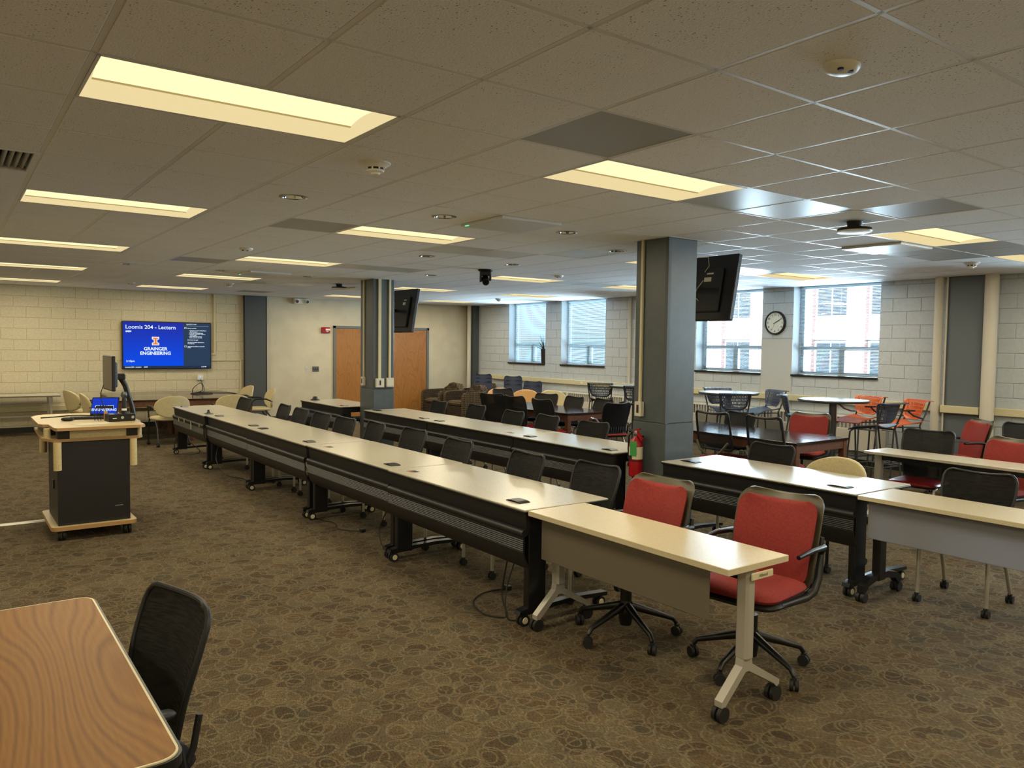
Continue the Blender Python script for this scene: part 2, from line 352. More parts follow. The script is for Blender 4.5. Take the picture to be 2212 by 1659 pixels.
# --- ceiling: plenum slab, grid bars, tiles, panels
ceil = obj('ceiling', BX(XL - .3, XR + .3, YB - .3, YF + .3, H + .16, H + .4), 'plenum', ang=0); struct(ceil)
I0, I1, J0, J1 = -8, 18, -10, 23
lights = []
for ci in (-6, 0, 4, 10, 14):  # first column is unseen, added to light the room from the left
    for cj in (-10, -5, 0, 5, 10, 15, 20):
        lights.append((ci, cj))
taken = set()
for ci, cj in lights: taken |= {(ci, cj), (ci + 1, cj)}
panels = {}   # cells with something other than a mineral tile
def panel(cells, m):
    for c in cells: panels[c] = m
panel([(3, -1), (3, 5), (8, -1), (12, 0), (13, 0), (12, 1), (13, 1), (7, 20), (3, 11)], 'panel_grey')
panel([(6, 0), (7, 0), (6, 6), (7, 6), (8, 5), (12, 10), (13, 10), (6, 10), (7, 10), (6, 16), (7, 16), (13, 5), (12, 5)], 'panel_white')
downlights = [(2.5, 3.55), (4.5, 3.58), (6.6, 3.62), (8.65, 4.7), (6.6, 7.65), (8.65, 7.75), (6.6, 13.55), (8.7, 11.1), (4.5, 13.45), (2.5, 13.4)]
mics = [(5, 3), (5, 13), (11, 1), (9, 16)]
vent_cells = {(-1, 3)}
wallx, wally = XR, YF
bars = MB; gl = ceil
me_bar = {}
def bar(x0, x1, y0, y1):
    w, d = round(x1 - x0, 4), round(y1 - y0, 4)
    if (w, d) not in me_bar: me_bar[(w, d)] = BX(0, w, 0, d, 0, .03, ch=.0015).mesh('grid_bar', 'grid', 0)
    o = put('grid_bar', me_bar[(w, d)], ceil, (x0, y0, H)); return o
for i in range(I0, I1 + 1):
    x = gx(i)
    if XL < x < XR:
        y0 = YB
        for cj in sorted(cj for ci, cj in lights if ci + 1 == i):
            if gy(cj) > y0: bar(x - .012, x + .012, y0, gy(cj))
            y0 = max(y0, gy(cj + 1))
        if y0 < YF: bar(x - .012, x + .012, y0, YF)
for j in range(J0, J1 + 1):
    y = gy(j)
    if YB < y < YF: bar(XL, XR, y - .0115, y + .0115)
put('grid_bar', BX(XR - .022, XR, YB, YF, 0, .03).mesh('grid_bar', 'grid', 0), ceil, (0, 0, H)); put('grid_bar', BX(XL, XR, YF - .022, YF, 0, .03).mesh('grid_bar', 'grid', 0), ceil, (0, 0, H - .0005))
tm = {}
def tilemesh(w, d, m, drop):
    k = (round(w, 3), round(d, 3), m)
    if k not in tm: tm[k] = BX(0, k[0], 0, k[1], -drop, .014, ch=.003).mesh('ceiling_tile', m, 0)
    return tm[k]
cells = []
for i in range(I0, I1):
    for j in range(J0, J1):
        x0, x1, y0, y1 = max(gx(i) + .012, XL), min(gx(i + 1) - .012, XR - .022), max(gy(j) + .0115, YB), min(gy(j + 1) - .0115, YF - .022)
        if x1 - x0 < .05 or y1 - y0 < .05 or (i, j) in taken or (i, j) in vent_cells or (i, j) in mics: continue
        P = Vector(((x0 + x1) / 2, (y0 + y1) / 2, H - CAMZ)); q = (r_.dot(P), u_.dot(P), f_.dot(P))
        vis = q[2] > .2 and abs(q[0] / q[2]) < .75 and q[1] / q[2] < .62
        cells.append((not vis, q[2] if vis else 99, i, j, x0, x1, y0, y1))
cells.sort(key=lambda c: (c[0], c[1]))
def holed(w, d, hx, hy, r=.0775):
    mb = MB(); n = 32; vs = []
    for zz in (-.001, .014):
        for k in range(n):
            a = 2 * pi * k / n; c, s_ = cos(a), sin(a); m_ = min(((w - hx) if c > 0 else hx) / max(abs(c), 1e-6), ((d - hy) if s_ > 0 else hy) / max(abs(s_), 1e-6))
            vs += [(hx + r * c, hy + r * s_, zz), (hx + m_ * c, hy + m_ * s_, zz)]
    fs = []
    for k in range(n):
        j = (k + 1) % n; fs += [(2 * k, 2 * j, 2 * j + 1, 2 * k + 1), (2 * n + 2 * k, 2 * n + 2 * k + 1, 2 * n + 2 * j + 1, 2 * n + 2 * j), (2 * k, 2 * n + 2 * k, 2 * n + 2 * j, 2 * j), (2 * k + 1, 2 * j + 1, 2 * n + 2 * j + 1, 2 * n + 2 * k + 1)]
    # corner fillers
    for X in (0, w):
        for Y in (0, d):
            q = [v for v in vs[1:2 * n:2] if (abs(v[0] - X) < w * .5 and abs(v[1] - Y) < d * .5)]
            ex = min((v for v in q if abs(v[1] - Y) < 1e-6), key=lambda v: abs(v[0] - X), default=None); ey = min((v for v in q if abs(v[0] - X) < 1e-6), key=lambda v: abs(v[1] - Y), default=None)
            if ex and ey: b0 = len(vs); vs += [ex, ey, (X, Y, -.001)]; fs.append((b0, b0 + 1, b0 + 2))
    return mb.add(vs, fs).mesh('ceiling_tile', 'tile', 0)
dl = {(int(math.floor(i)), int(math.floor(j))): (i, j) for i, j in downlights}
rest = MB(); nt_ = 0
for nv, _, i, j, x0, x1, y0, y1 in cells:
    if (i, j) in dl: a_, b_ = dl[(i, j)]; put('ceiling_tile', holed(x1 - x0, y1 - y0, gx(a_) - x0, gy(b_) - y0), ceil, (x0, y0, H)); nt_ += 1; continue
    m = panels.get((i, j), 'tile'); dr = .001 if m == 'tile' else -.002
    if m != 'tile': put('metal_panel', tilemesh(x1 - x0, y1 - y0, m, dr), ceil, (x0, y0, H))
    elif nt_ < 296 and not nv: put('ceiling_tile', tilemesh(x1 - x0, y1 - y0, m, dr), ceil, (x0, y0, H)); nt_ += 1
    else: rest.box(x0, x1, y0, y1, H - dr, H + .014)
obj('ceiling_tile_field', rest, 'tile', ceil, 0, kind='stuff')
# air vent at the left edge
v = thing('air_vent', 'louvred dark air vent in the ceiling at the far left', 'vent', (gx(-1), gy(3), H))
mb = MB()
for a, b, c, d in ((0, T, 0, .03), (0, T, T - .03, T), (0, .03, .03, T - .03), (T - .03, T, .03, T - .03)): mb.box(a + .001, b - .001, c, d, -.004, .02)
obj('frame', mb, 'grid', v); obj('backing', BX(.02, T - .02, .02, T - .02, .09, .1), 'dark', v)
for k in range(16):
    x = .045 + k * .034
    obj('louvre', BX(-.013, .013, .03, T - .03, -.0015, .0015, T=Matrix.Translation((x, 0, .014)) @ Matrix.Rotation(rad(48), 4, 'Y')), 'panel_grey', v)
# --- walls
def blocks(parent, bmat, axis, base, z_lo, course, n_courses, u0, u1, holes, joint0, blen, zmax, limit=300, vis=None):
    """running-bond painted blocks proud of the mortar plane, each its own object"""
    me = {}; cand = []
    for k in range(n_courses):
        z0 = z_lo + k * course; z1 = min(z0 + course, zmax)
        if z1 - z0 < .03: continue
        off = joint0 + (blen / 2 if k % 2 else 0)
        s = off + math.floor((u0 - off) / blen) * blen
        while s < u1 - .001:
            segs = [(max(s, u0), min(s + blen, u1))]
            for (a, b, c, d) in holes:
                if c < z1 - .06 and d > z0 + .06:
                    ns = []
                    for p, q in segs:
                        if b <= p or a >= q: ns.append((p, q)); continue
                        if a > p: ns.append((p, a))
                        if b < q: ns.append((b, q))
                    segs = ns
            for p, q in segs:
                if q - p < .03: continue
                cand.append((p, q, z0, z1))
            s += blen
    g = .0045 if axis == 'X' else .003
    if vis: cand.sort(key=lambda c: not vis(c))
    st = MB(); n = 0
    for p, q, z0, z1 in cand:
        w, h = round(q - p - 2 * g, 3), round(z1 - z0 - 2 * g, 3)
        if h <= 0.01 or w < .02: continue
        if n < limit and (not vis or vis((p, q, z0, z1))):
            if (w, h) not in me:
                me[(w, h)] = (BX(0, w, -.006, .006, 0, h, ch=.003) if axis == 'Y' else BX(-.006, .006, 0, w, 0, h, ch=.003)).mesh('block', bmat, 0)
            put('block', me[(w, h)], parent, (p + g, base, z0 + g) if axis == 'Y' else (base, p + g, z0 + g)); n += 1
        else:
            if axis == 'Y': st.box(p + g, q - g, base - .006, base + .006, z0 + g, z1 - g)
            else: st.box(base - .006, base + .006, p + g, q - g, z0 + g, z1 - g)
    if st.f: obj('block_field', st, bmat, parent, 0, kind='stuff')
PX0, PX1 = 5.255, 5.72
wf = struct(obj('wall_far', BX(XL - .3, XR + .6, YF + .006, YF + .3, -.2, H + .3), 'mortar', ang=0))
blocks(wf, 'block', 'Y', YF + .006, .935 - 5 * .2018, .2018, 14, XL, PX0 - .005, [], 1.043, .4036, H + .02, 300, lambda c: c[1] > .6)
obj('plaster_panel', BX(PX1, 7.3, YF - .0, YF + .006, 0, H + .1), 'plaster', wf, 0); obj('plaster_panel', BX(9.855, XR + .5, YF, YF + .006, 0, H + .1), 'plaster', wf, 0); obj('plaster_panel', BX(7.3, 9.855, YF, YF + .006, 2.15, H + .1), 'plaster', wf, 0)
struct(tag(obj('trim_1', BX(PX0, PX1, YF - .07, YF + .004, 0, H), 'greyd', ang=0), 'dark grey flat pilaster between the block wall and the plaster wall', 'pilaster'))
mb = MB(); mb.box(PX0 - .012, PX0, YF - .075, YF, 0, H); mb.box(PX1, PX1 + .012, YF - .075, YF, 0, H); struct(obj('trim_2', mb, 'base', ang=0))
# window wall
WIN = [(13.95, 15.375), (11.95, 13.385), (8.10, 9.52), (6.06, 7.51), (2.05, 3.5), (0, 1.45)]  # last two windows are out of view, added to light the room
SILL = 1.33
wr = struct(obj('wall_right', MB(), 'mortar', ang=0))
mb = MB(); ys = [YB - .3]
edges = sorted(WIN)
prev = YB - .3
for a, b in edges:
    mb.box(XR + .006, XR + .3, prev, a, -.2, H + .3); mb.box(XR + .006, XR + .3, a, b, -.2, SILL); prev = b
mb.box(XR + .006, XR + .3, prev, YF + .3, -.2, H + .3)
for a, b in edges: mb.box(XR + .006, XR + .3, a, b, H + .02, H + .3)
wr.data = mb.mesh('wall_right', 'mortar_daytint', 0)
holes = [(a, b, SILL, 9) for a, b in WIN] + [(4.6, 5.06, -1, 9), (7.51, 8.1, -1, 1.9), (16.62, 17.1, -1, 9)]
blocks(wr, 'block_daytint', 'X', XR + .006, 1.139 - 6 * .1937, .1937, 15, YB, YF, holes, 5.464, .404, H + .02, 300, lambda c: 3.2 < c[1] and c[2] > .15 and not (c[2] < .7 and c[0] > 5.7))
obj('plaster_panel', BX(XR, XR + .006, 7.51, 8.1, 0, 1.9), 'plasterw', wr, 0)
wl = struct(obj('wall_left', BX(XL - .3, XL, YB - .3, YF + .3, -.2, H + .3), 'block', ang=0))
wb = struct(obj('wall_back', BX(XL - .3, XR + .3, YB - .3, YB, -.2, H + .3), 'block', ang=0))
struct(obj('baseboard_far', BX(XL, PX0, YF - .012, YF, 0, .1), 'base', ang=0)); struct(obj('baseboard_right', BX(XR - .012, XR, YB, YF, 0, .09), 'base', ang=0))
mb = MB(); mb.box(PX1, 7.3, YF - .012, YF, 0, .1); mb.box(9.856, XR, YF - .012, YF, 0, .1); struct(obj('baseboard_door', mb, 'base', ang=0))
# windows
for k, (a, b) in enumerate(WIN):
    w = empty_struct('window_%d' % (k + 1)); xg = XR + .245
    mb = MB(); zt = H + .02; zm = 1.76
    mb.box(xg, xg + .05, a, a + .05, SILL, zt, ch=.004); mb.box(xg, xg + .05, b - .05, b, SILL, zt, ch=.004); mb.box(xg, xg + .05, a, b, SILL, SILL + .05, ch=.004); mb.box(xg, xg + .05, a, b, zt - .05, zt, ch=.004)
    obj('frame', mb, 'alu', w, 0); obj('mullion', BX(xg - .01, xg + .055, a + .05, b - .05, zm - .03, zm + .03, ch=.004), 'alu', w, 0); obj('mullion', BX(xg - .01, xg + .055, (a + b) / 2 - .05, (a + b) / 2 + .05, SILL + .05, zm - .03, ch=.004), 'alu', w, 0)
    obj('pane', BX(xg + .02, xg + .024, a + .05, b - .05, zm + .03, zt - .05), 'glass', w, 0)
    obj('pane', BX(xg + .02, xg + .024, a + .05, (a + b) / 2 - .05, SILL + .05, zm - .03), 'glass', w, 0); obj('pane', BX(xg + .02, xg + .024, (a + b) / 2 + .05, b - .05, SILL + .05, zm - .03), 'glass', w, 0)
    obj('sill', BX(XR - .035, xg, a - .03 + .03, b, SILL - .028, SILL + .004, ch=.004), 'sill', w, 0)
    pl = bpy.data.lights.new('daylight_fill', 'AREA'); pl.shape = 'RECTANGLE'; pl.size = b - a; pl.size_y = H - SILL; pl.energy = DAY_E * (1 if k < 4 else .55); pl.color = (.66, .84, 1)  # added area lamp outside each window stands in for sky light
    po = bpy.data.objects.new('daylight_fill', pl); COL.objects.link(po); po.matrix_world = Matrix.Translation((XR + .31, (a + b) / 2, (SILL + H) / 2)) @ Matrix(((0, 0, 1, 0), (1, 0, 0, 0), (0, 1, 0, 0), (0, 0, 0, 1)))
    nm = ['the far-corner window with the plant', 'the second window from the far corner', 'the window left of the clock', 'the window right of the clock', 'the unseen fifth window, added past the pipes', 'the unseen last window, added past the pipes'][k]
    if k > 3: continue
    bl = thing('window_blind', 'white slatted blind lowered over ' + nm, 'blind', (XR + .19, (a + b) / 2, SILL), 0, 'window blinds')
    hw = (b - a) / 2 - .012; tilt = rad([30, 28, 6, 8, 25, 25][k]); mb = MB(); z = .03
    while z < H - SILL - .04:
        Tm = Matrix.Translation((0, 0, z)) @ Matrix.Rotation(tilt, 4, 'Y'); mb.box(-.0125, .0125, -hw, hw, -.0004, .0004, T=Tm); z += .0225
    obj('slats', mb, 'slat', bl, 0, kind='stuff')
    obj('headrail', BX(-.018, .018, -hw, hw, H - SILL - .035, H - SILL), 'slat', bl, 0); obj('bottom_rail', BX(-.014, .014, -hw, hw, .006, .022, ch=.003), 'slat', bl, 0)
    for yy in (-hw * .7, 0, hw * .7): obj('cord', BX(-.014, -.013, yy - .001, yy + .001, .01, H - SILL - .02), 'slat', bl, 0)
# wall raceway, pilaster, pipes, radiator
def stag(o, l, c, g=None): return tag(o, l, c, g)
r1 = thing('wall_raceway', 'cream metal power raceway running along the window wall', 'raceway', (XR, 0, .955))
obj('channel', BX(-.06, 0, 5.07, 16.62, -.05, .05, ch=.006), 'cream', r1, 0); obj('channel', BX(-.06, 0, YB, 4.45, -.05, .05, ch=.006), 'cream', r1, 0); obj('channel', BX(-.19, -.125, 4.58, 5.07, -.05, .05, ch=.006), 'cream', r1, 0)
for y in (15.0, 12.6, 10.6, 7.0): obj('outlet', BX(-.063, -.058, y - .035, y + .035, -.02, .02), 'white', r1, 0)
struct(obj('trim_3', BX(XR - .12, XR + .003, 4.59, 5.065, 0, H, ch=.01), 'greym', ang=0)); struct(obj('trim_4', BX(XR - .16, XR + .003, 16.70, YF, 0, H), 'greyd', ang=0))
def pipe(name, x, y, r, label, z0=0, z1=H, m='creamw', g=None):
    t = thing(name, label, 'pipe', (x, y, 0), 0, g); obj('riser', MB().lathe([(r, z0), (r, z1)], 24), m, t); obj('collar', MB().lathe([(r + .02, 0), (r + .02, .012), (r, .016)], 24, (0, 0, z0)), m, t); return t
pipe('heating_pipe', XR - .15, 5.15, .056, 'cream vertical pipe left of the dark grey pilaster by the window'); pipe('heating_pipe', XR - .17, 4.485, .083, 'thick cream vertical pipe right of the dark grey pilaster')
pipe('heating_pipe', XR - .23, 16.80, .055, 'white vertical pipe in the far corner of the room'); pipe('heating_pipe', XR - .03, 11.2, .028, 'thin cream pipe on the window wall behind the near pillar')
pipe('heating_pipe', XR - .14, 5.05, .012, 'very thin pale conduit on the edge of the dark pilaster')
rd = thing('radiator_cover', 'long cream convector cover with slotted top under the windows', 'radiator', (XR, 0, 0))
obj('housing', BX(-.15, -.003, 5.9, 13.8, .23, .56, ch=.006), 'creamw', rd, 0); obj('top', BX(-.14, -.003, 5.9, 13.8, .715, .735, ch=.004), 'creamw', rd, 0); obj('grille_back', BX(-.10, -.09, 5.92, 13.78, .56, .72), 'panel_grey', rd, 0)
mb = MB(); y = 5.9; n = 0
while y < 13.79:
    w = .017 if n % 13 else .09
    mb.box(-.149, -.135, y, y + w, .555, .72); y += w + .045; n += 1
obj('grille_fin_row', mb, 'creamw', rd, 0, kind='stuff')
# plaster scuffs none; raceway on the far wall
r2 = thing('wall_raceway', 'cream cable channel low on the block wall behind the tables', 'raceway', (0, YF, .44)); obj('channel', BX(XL, PX0 - .02, -.05, 0, -.05, .05, ch=.006), 'cream', r2, 0)
cd = thing('cable_conduit', 'cream conduit dropping from the ceiling beside the lit wall screen', 'conduit', (4.634, YF, 0))
obj('riser', BX(-.02, .02, -.03, 0, 1.5, H, ch=.004), 'cream', cd, 0); obj('elbow', BX(-.09, .02, -.03, 0, 1.46, 1.5, ch=.004), 'cream', cd, 0)
cd = thing('cable_conduit', 'thin cream conduit with a right angle beside the dark pilaster', 'conduit', (5.18, YF, 0))
obj('riser', BX(-.015, .015, -.025, 0, .5, 1.36, ch=.004), 'cream', cd, 0); obj('branch', BX(-.62, .015, -.025, 0, 1.335, 1.36, ch=.004), 'cream', cd, 0)
# ------------------------------------------------------------------ door
d = empty_struct('door_1', (0, YF, 0))
mb = MB(); mb.box(7.30, 7.365, -.03, .02, 0, 2.15, ch=.004); mb.box(9.79, 9.855, -.03, .02, 0, 2.15, ch=.004); mb.box(7.30, 9.855, -.03, .02, 2.09, 2.15, ch=.004); mb.box(8.55, 8.61, -.03, .02, 0, 2.09, ch=.004)
obj('frame', mb, 'greyframe', d, 0)
for a, b, s in ((7.372, 8.543, 1), (8.617, 9.783, -1)):
    lf = obj('door_leaf', BX(a, b, -.012, .03, .01, 2.083, ch=.003), 'doorw', d, 0)
    hx = b - .07 if s == 1 else a + .07
    obj('lever_handle', MB().tube([(hx, -.015, 1.0), (hx, -.06, 1.0), (hx - .12 * s, -.062, 1.0)], .01, 8), 'chrome', lf)
    obj('hinge', BX((a if s == 1 else b) - .012, (a if s == 1 else b) + .012, -.02, -.01, .25, .37), 'chrome', lf, 0)
# ================================================================== LIGHT FIXTURES
def troffer():
    t = thing('ceiling_light', 'x', 'ceiling light', (0, 0, H), 0, 'rectangular recessed ceiling lights')
    w, d_ = 2 * T - .026, T - .025; x0, y0 = .013, .0125
    mb = MB()
    for a, b, c, e in ((x0, x0 + w, y0, y0 + .012), (x0, x0 + w, y0 + d_ - .012, y0 + d_), (x0, x0 + .012, y0, y0 + d_), (x0 + w - .012, x0 + w, y0, y0 + d_)): mb.box(a, b, c, e, -.001, .012)
    obj('frame', mb, 'grid', t, 0)
    # sloped pan
    p = MB(); X0, X1, Y0, Y1 = x0 + .012, x0 + w - .012, y0 + .012, y0 + d_ - .012; zt = .085
    i = .075; vs = [(X0, Y0, 0), (X1, Y0, 0), (X1, Y1, 0), (X0, Y1, 0), (X0 + .01, Y0 + i, zt), (X1 - .10, Y0 + i, zt), (X1 - .10, Y1 - i, zt), (X0 + .01, Y1 - i, zt)]
    p.add(vs, [(0, 1, 5, 4), (1, 2, 6, 5), (2, 3, 7, 6), (3, 0, 4, 7), (4, 5, 6, 7)])
    obj('pan', p, 'diff2', t, 0)
    q = MB(); n = 10; L0, L1 = X0 + .012, X1 - .085; ym = (Y0 + Y1) / 2
    q.sheet(lambda u, v_: (L0 + u * (L1 - L0), Y0 + .015 + (ym + .02 - Y0 - .015) * v_, .004 + .07 * abs(cos(pi * (.5 - v_ * .5))) ** .7 * (1 if v_ < 1 else 1) - .066 * v_), 2, n, .002)
    obj('curved_diffuser', q, 'diff', t, 60)
    obj('diffuser_rib', BX(L0, L1, ym + .016, ym + .024, .002, .008), 'rib', t, 0)
    return freeze(t)
tr0 = troffer(); first = True
cname = {-6: 'the added unseen left column', 0: 'the leftmost column', 4: 'the second column', 10: 'the third column', 14: 'the column by the windows'}
rname = {20: 'closest to the far wall', 15: 'second from the far wall', 10: 'third from the far wall', 5: 'fourth from the far wall', 0: 'fifth from the far wall', -5: 'sixth from the far wall', -10: 'seventh from the far wall'}
for ci, cj in lights:
    lab = 'glowing rectangular ceiling light in %s, %s' % (cname[ci], rname[cj])
    if first: o = tr0; o.location = (gx(ci), gy(cj), H); o['label'] = lab; first = False
    else: o = dup(tr0, (gx(ci), gy(cj), H), 0, lab)
    if cj == 20 and ci == 14: pass
    L = bpy.data.lights.new('troffer_lamp', 'AREA'); L.shape = 'RECTANGLE'; L.size = 1.1; L.size_y = .5; L.energy = LAMP_E; L.color = LAMP_C
    lo = bpy.data.objects.new('troffer_lamp', L); COL.objects.link(lo); lo.location = (gx(ci + 1), gy(cj + .5), H - .012)
def downlight():
    t = thing('recessed_downlight', 'x', 'downlight', (0, 0, H), 0, 'unlit chrome downlights')
    obj('trim_ring', MB().lathe([(.098, 0), (.098, -.004), (.078, -.006), (.076, 0)], 28, caps=False), 'chrome', t)
    obj('reflector', MB().lathe([(.077, -.002), (.066, .05), (.055, .085)], 28, caps=False), 'mirror', t); obj('lamp_well', MB().lathe([(.056, .084), (.001, .086)], 24, caps=False), 'dark', t)
    return freeze(t)
d0 = downlight()
dn = ['directly under the left smoke detector', 'second from the camera end, left of the green-lit panel', 'right of the green-lit microphone panel', 'nearest the near pillar, on its left', 'between the two pillars, on the left', 'behind the hanging camera, toward the windows', 'just left of the far pillar', 'right of the far pillar near its screen', 'above the front row, near the lit wall screen', 'farthest to the left, above the lectern']
for k, (i, j) in enumerate(downlights):
    lab = 'round chrome recessed downlight ' + dn[k]
    # cut: the can hangs just below the tile plane
    if k == 0: d0.location = (gx(i), gy(j), H - .0005); d0['label'] = lab
    else: dup(d0, (gx(i), gy(j), H - .0005), 0, lab)
def detector():
    t = thing('smoke_detector', 'x', 'smoke detector', (0, 0, H), 0, 'white smoke detectors')
    obj('base', MB().lathe([(.085, 0), (.085, -.008), (.062, -.022), (.055, -.03)], 28), 'white', t); obj('vent_ring', MB().lathe([(.046, -.03), (.046, -.042)], 24), 'ink', t)
    mb = MB().lathe([(.05, -.041), (.046, -.05), (.028, -.056), (.022, -.066), (.004, -.068)], 24)
    for k in range(8): a = k * pi / 4; mb.box(.044, .052, -.004, .004, -.044, -.028, T=Matrix.Rotation(a, 4, 'Z'))
    obj('sensor_head', mb, 'white', t); return freeze(t)
s0 = detector()
for k, (i, j, lab) in enumerate(((2.48, 1.45, 'white smoke detector nearest the camera, left half of the ceiling'), (5.8, 17.4, 'small white smoke detector near the far wall, left of the far pillar'), (15.2, 17.5, 'white smoke detector in front of the far corner window'), (14.73, 1.6, 'white smoke detector by the window wall at the right edge'))):
    if k == 0: s0.location = (gx(i), gy(j), H); s0['label'] = lab
    else: dup(s0, (gx(i), gy(j), H), 0, lab)
def occ():
    t = thing('occupancy_sensor', 'x', 'ceiling sensor', (0, 0, H), 0, 'oval occupancy sensors')
    m2 = MB().lathe([(.058, 0), (.058, -.008), (.05, -.022), (.03, -.031), (.004, -.033)], 28); m2.v = [(x * 1.25, y, z) for x, y, z in m2.v]
    obj('housing', m2, 'white', t)
    for x, y in ((-.04, -.02), (.005, -.03)): obj('sensor_eye', MB().lathe([(.011, -.025), (.010, -.032)], 14, (x, y, 0)), 'ink', t)
    return freeze(t)
o0 = occ()
for k, (i, j, lab) in enumerate(((3.5, -2.5, 'white oval occupancy sensor, large at the upper right of the ceiling'), (3.59, 8.77, 'white oval occupancy sensor between the first and second light columns'), (10.92, 9.02, 'white oval occupancy sensor near the hanging camera'), (3.6, 19.2, 'white oval occupancy sensor above the lit wall screen'))):
    if k == 0: o0.location = (gx(i), gy(j), H); o0['label'] = lab
    else: dup(o0, (gx(i), gy(j), H), 0, lab)
for i in (s0, o0): pass
def accesspoint(i, j, lab):
    t = thing('ceiling_access_point', lab, 'access point', (gx(i), gy(j), H))
    obj('mount', MB().lathe([(.06, 0), (.055, -.03), (.05, -.05)], 20), 'blackp', t); obj('rim', MB().lathe([(.05, -.045), (.125, -.055), (.13, -.075)], 32), 'black', t); obj('cover', MB().lathe([(.13, -.074), (.125, -.085), (.08, -.092), (.004, -.094)], 32), 'white', t)
accesspoint(8.75, .45, 'black and white disc access point hanging near the near pillar'); accesspoint(8.2, 15.3, 'black and white disc access point left of the far pillar')
for k, (i, j) in enumerate(mics):
    t = thing('ceiling_microphone_panel', 'square white ceiling microphone panel ' + ['with a green light, left of the near pillar', 'with a green light, above the front desks', 'hanging beside the right-hand ceiling light', 'near the far pillar, by a ceiling light'][k], 'microphone panel', (gx(i), gy(j), H), 0, 'ceiling microphone panels')
    obj('frame', BX(.006, T - .006, .006, T - .006, -.022, .0, ch=.004), 'grid', t, 0); obj('face', BX(.03, T - .03, .03, T - .03, -.0235, -.02), 'panel_white', t, 0)
    if k < 2: obj('status_light', BX(.008, .018, T - .12, T - .07, -.0245, -.021), 'led', t, 0)
# ptz camera
t = thing('ceiling_camera', 'black pan and tilt camera hanging from the ceiling', 'camera', (5.84, 8.6, H)); t.rotation_euler = (0, 0, rad(-30))
obj('mount_plate', MB().lathe([(.1, 0), (.1, -.018), (.085, -.025)], 28), 'blackp', t); obj('yoke', BX(-.075, .075, -.06, .06, -.085, -.02, ch=.01), 'bsatin', t, 0); obj('yoke_arm', BX(-.078, -.05, -.045, .045, -.17, -.08, ch=.008), 'bsatin', t, 0); obj('yoke_arm', BX(.05, .078, -.045, .045, -.15, -.08, ch=.008), 'bsatin', t, 0)
hd = obj('camera_head', MB().tube([(0, .05, -.12), (0, -.075, -.175)], [.05, .046], 20), 'blackp', t); obj('lens', MB().tube([(0, -.074, -.1745), (0, -.082, -.178)], [.034, .03], 20), 'screenoff', hd)

# ================================================================== PILLARS
def pillar(k, x0, x1, y0, y1):
    p = empty_struct('pillar', (0, 0, 0)); tag(p, ['dark blue-grey square pillar near the centre, with the fire extinguisher', 'dark blue-grey square pillar farther back, with three cable raceways'][k], 'pillar')
    obj('shaft', BX(x0, x1, y0, y1, 1.04, H, ch=.008), 'grey', p, 0); obj('shaft', BX(x0 - .004, x1 + .004, y0 - .004, y1 + .004, 0, 1.04, ch=.008), 'grey', p, 0)
    mb = MB(); mb.box(x0 - .006, x0 + .03, y0 - .006, y0 + .03, 1.04, H); obj('corner_guard', mb, 'greyd', p, 0)
    mb = MB(); mb.box(x0 - .03, x1 + .03, y0 - .03, y1 + .03, H - .004, H + .004); obj('ceiling_collar', mb, 'grid', p, 0)
    return p
pillar(0, 5.33, 5.72, 4.89, 5.30); pillar(1, 5.375, 5.73, 10.98, 11.45)
def raceway(x, y, zb, wdt, face, lab, boxw=.085, slot=True, screws=False):
    t = thing('cable_raceway', lab, 'raceway', (x, y, 0)); t.rotation_euler = (0, 0, {'-X': 0, '-Y': pi / 2}[face])
    obj('channel', BX(-.026, 0, -wdt / 2, wdt / 2, zb + .06, H - .002, ch=.004), 'cream', t, 0)
    obj('junction_box', BX(-.045, 0, -boxw / 2, boxw / 2, zb - .07, zb + .07, ch=.004), 'creamw', t, 0)
    if slot: obj('switch_slot', BX(-.049, -.044, -.012, .012, zb - .035, zb + .04), 'ink', t, 0)
    if screws:
        for a in (-.03, .03):
            for b in (-.055, .055): obj('screw', BX(-.047, -.044, a - .004, a + .004, zb + b - .004, zb + b + .004), 'ink', t, 0)
raceway(5.33, 5.20, 1.16, .028, '-X', 'thin cream raceway with a switch box on the near pillar')
raceway(5.375, 11.30, 1.15, .025, '-X', 'narrow cream raceway with a slotted box, left on the far pillar')
raceway(5.47, 10.98, 1.135, .05, '-Y', 'wide cream raceway with an alarm box, middle of the far pillar', .14, True)
raceway(5.645, 10.98, 1.14, .036, '-Y', 'cream raceway ending in a screwed blank plate on the far pillar', .12, False, True)

# ================================================================== SCREENS
t = thing('wall_screen', 'large lit blue wall screen with an orange block letter on the far wall', 'tv', (3.695, YF, 1.655))
w2, h2 = .852, .48
obj('bezel', BX(-w2, w2, -.075, -.03, -h2, h2, ch=.006), 'black', t, 0); obj('mount', BX(-.3, .3, -.032, 0, -.2, .2), 'black', t, 0)
sb = bpy.data.materials.new('screen_blue'); sb.use_nodes = True; n_ = sb.node_tree; n_.nodes.clear()
e_ = n_.nodes.new('ShaderNodeEmission'); o_ = n_.nodes.new('ShaderNodeOutputMaterial'); tc = n_.nodes.new('ShaderNodeTexCoord'); sp = n_.nodes.new('ShaderNodeSeparateXYZ'); mr = n_.nodes.new('ShaderNodeMapRange'); rp = n_.nodes.new('ShaderNodeValToRGB')
n_.links.new(tc.outputs['Object'], sp.inputs[0]); n_.links.new(sp.outputs[2], mr.inputs[0]); mr.inputs[1].default_value = -.43; mr.inputs[2].default_value = .47; n_.links.new(mr.outputs[0], rp.inputs[0])
rp.color_ramp.elements[0].color = (.004, .075, .82, 1); rp.color_ramp.elements[1].color = (.018, .03, .36, 1); n_.links.new(rp.outputs[0], e_.inputs[0]); n_.links.new(e_.outputs[0], o_.inputs[0]); M['sblue'] = sb
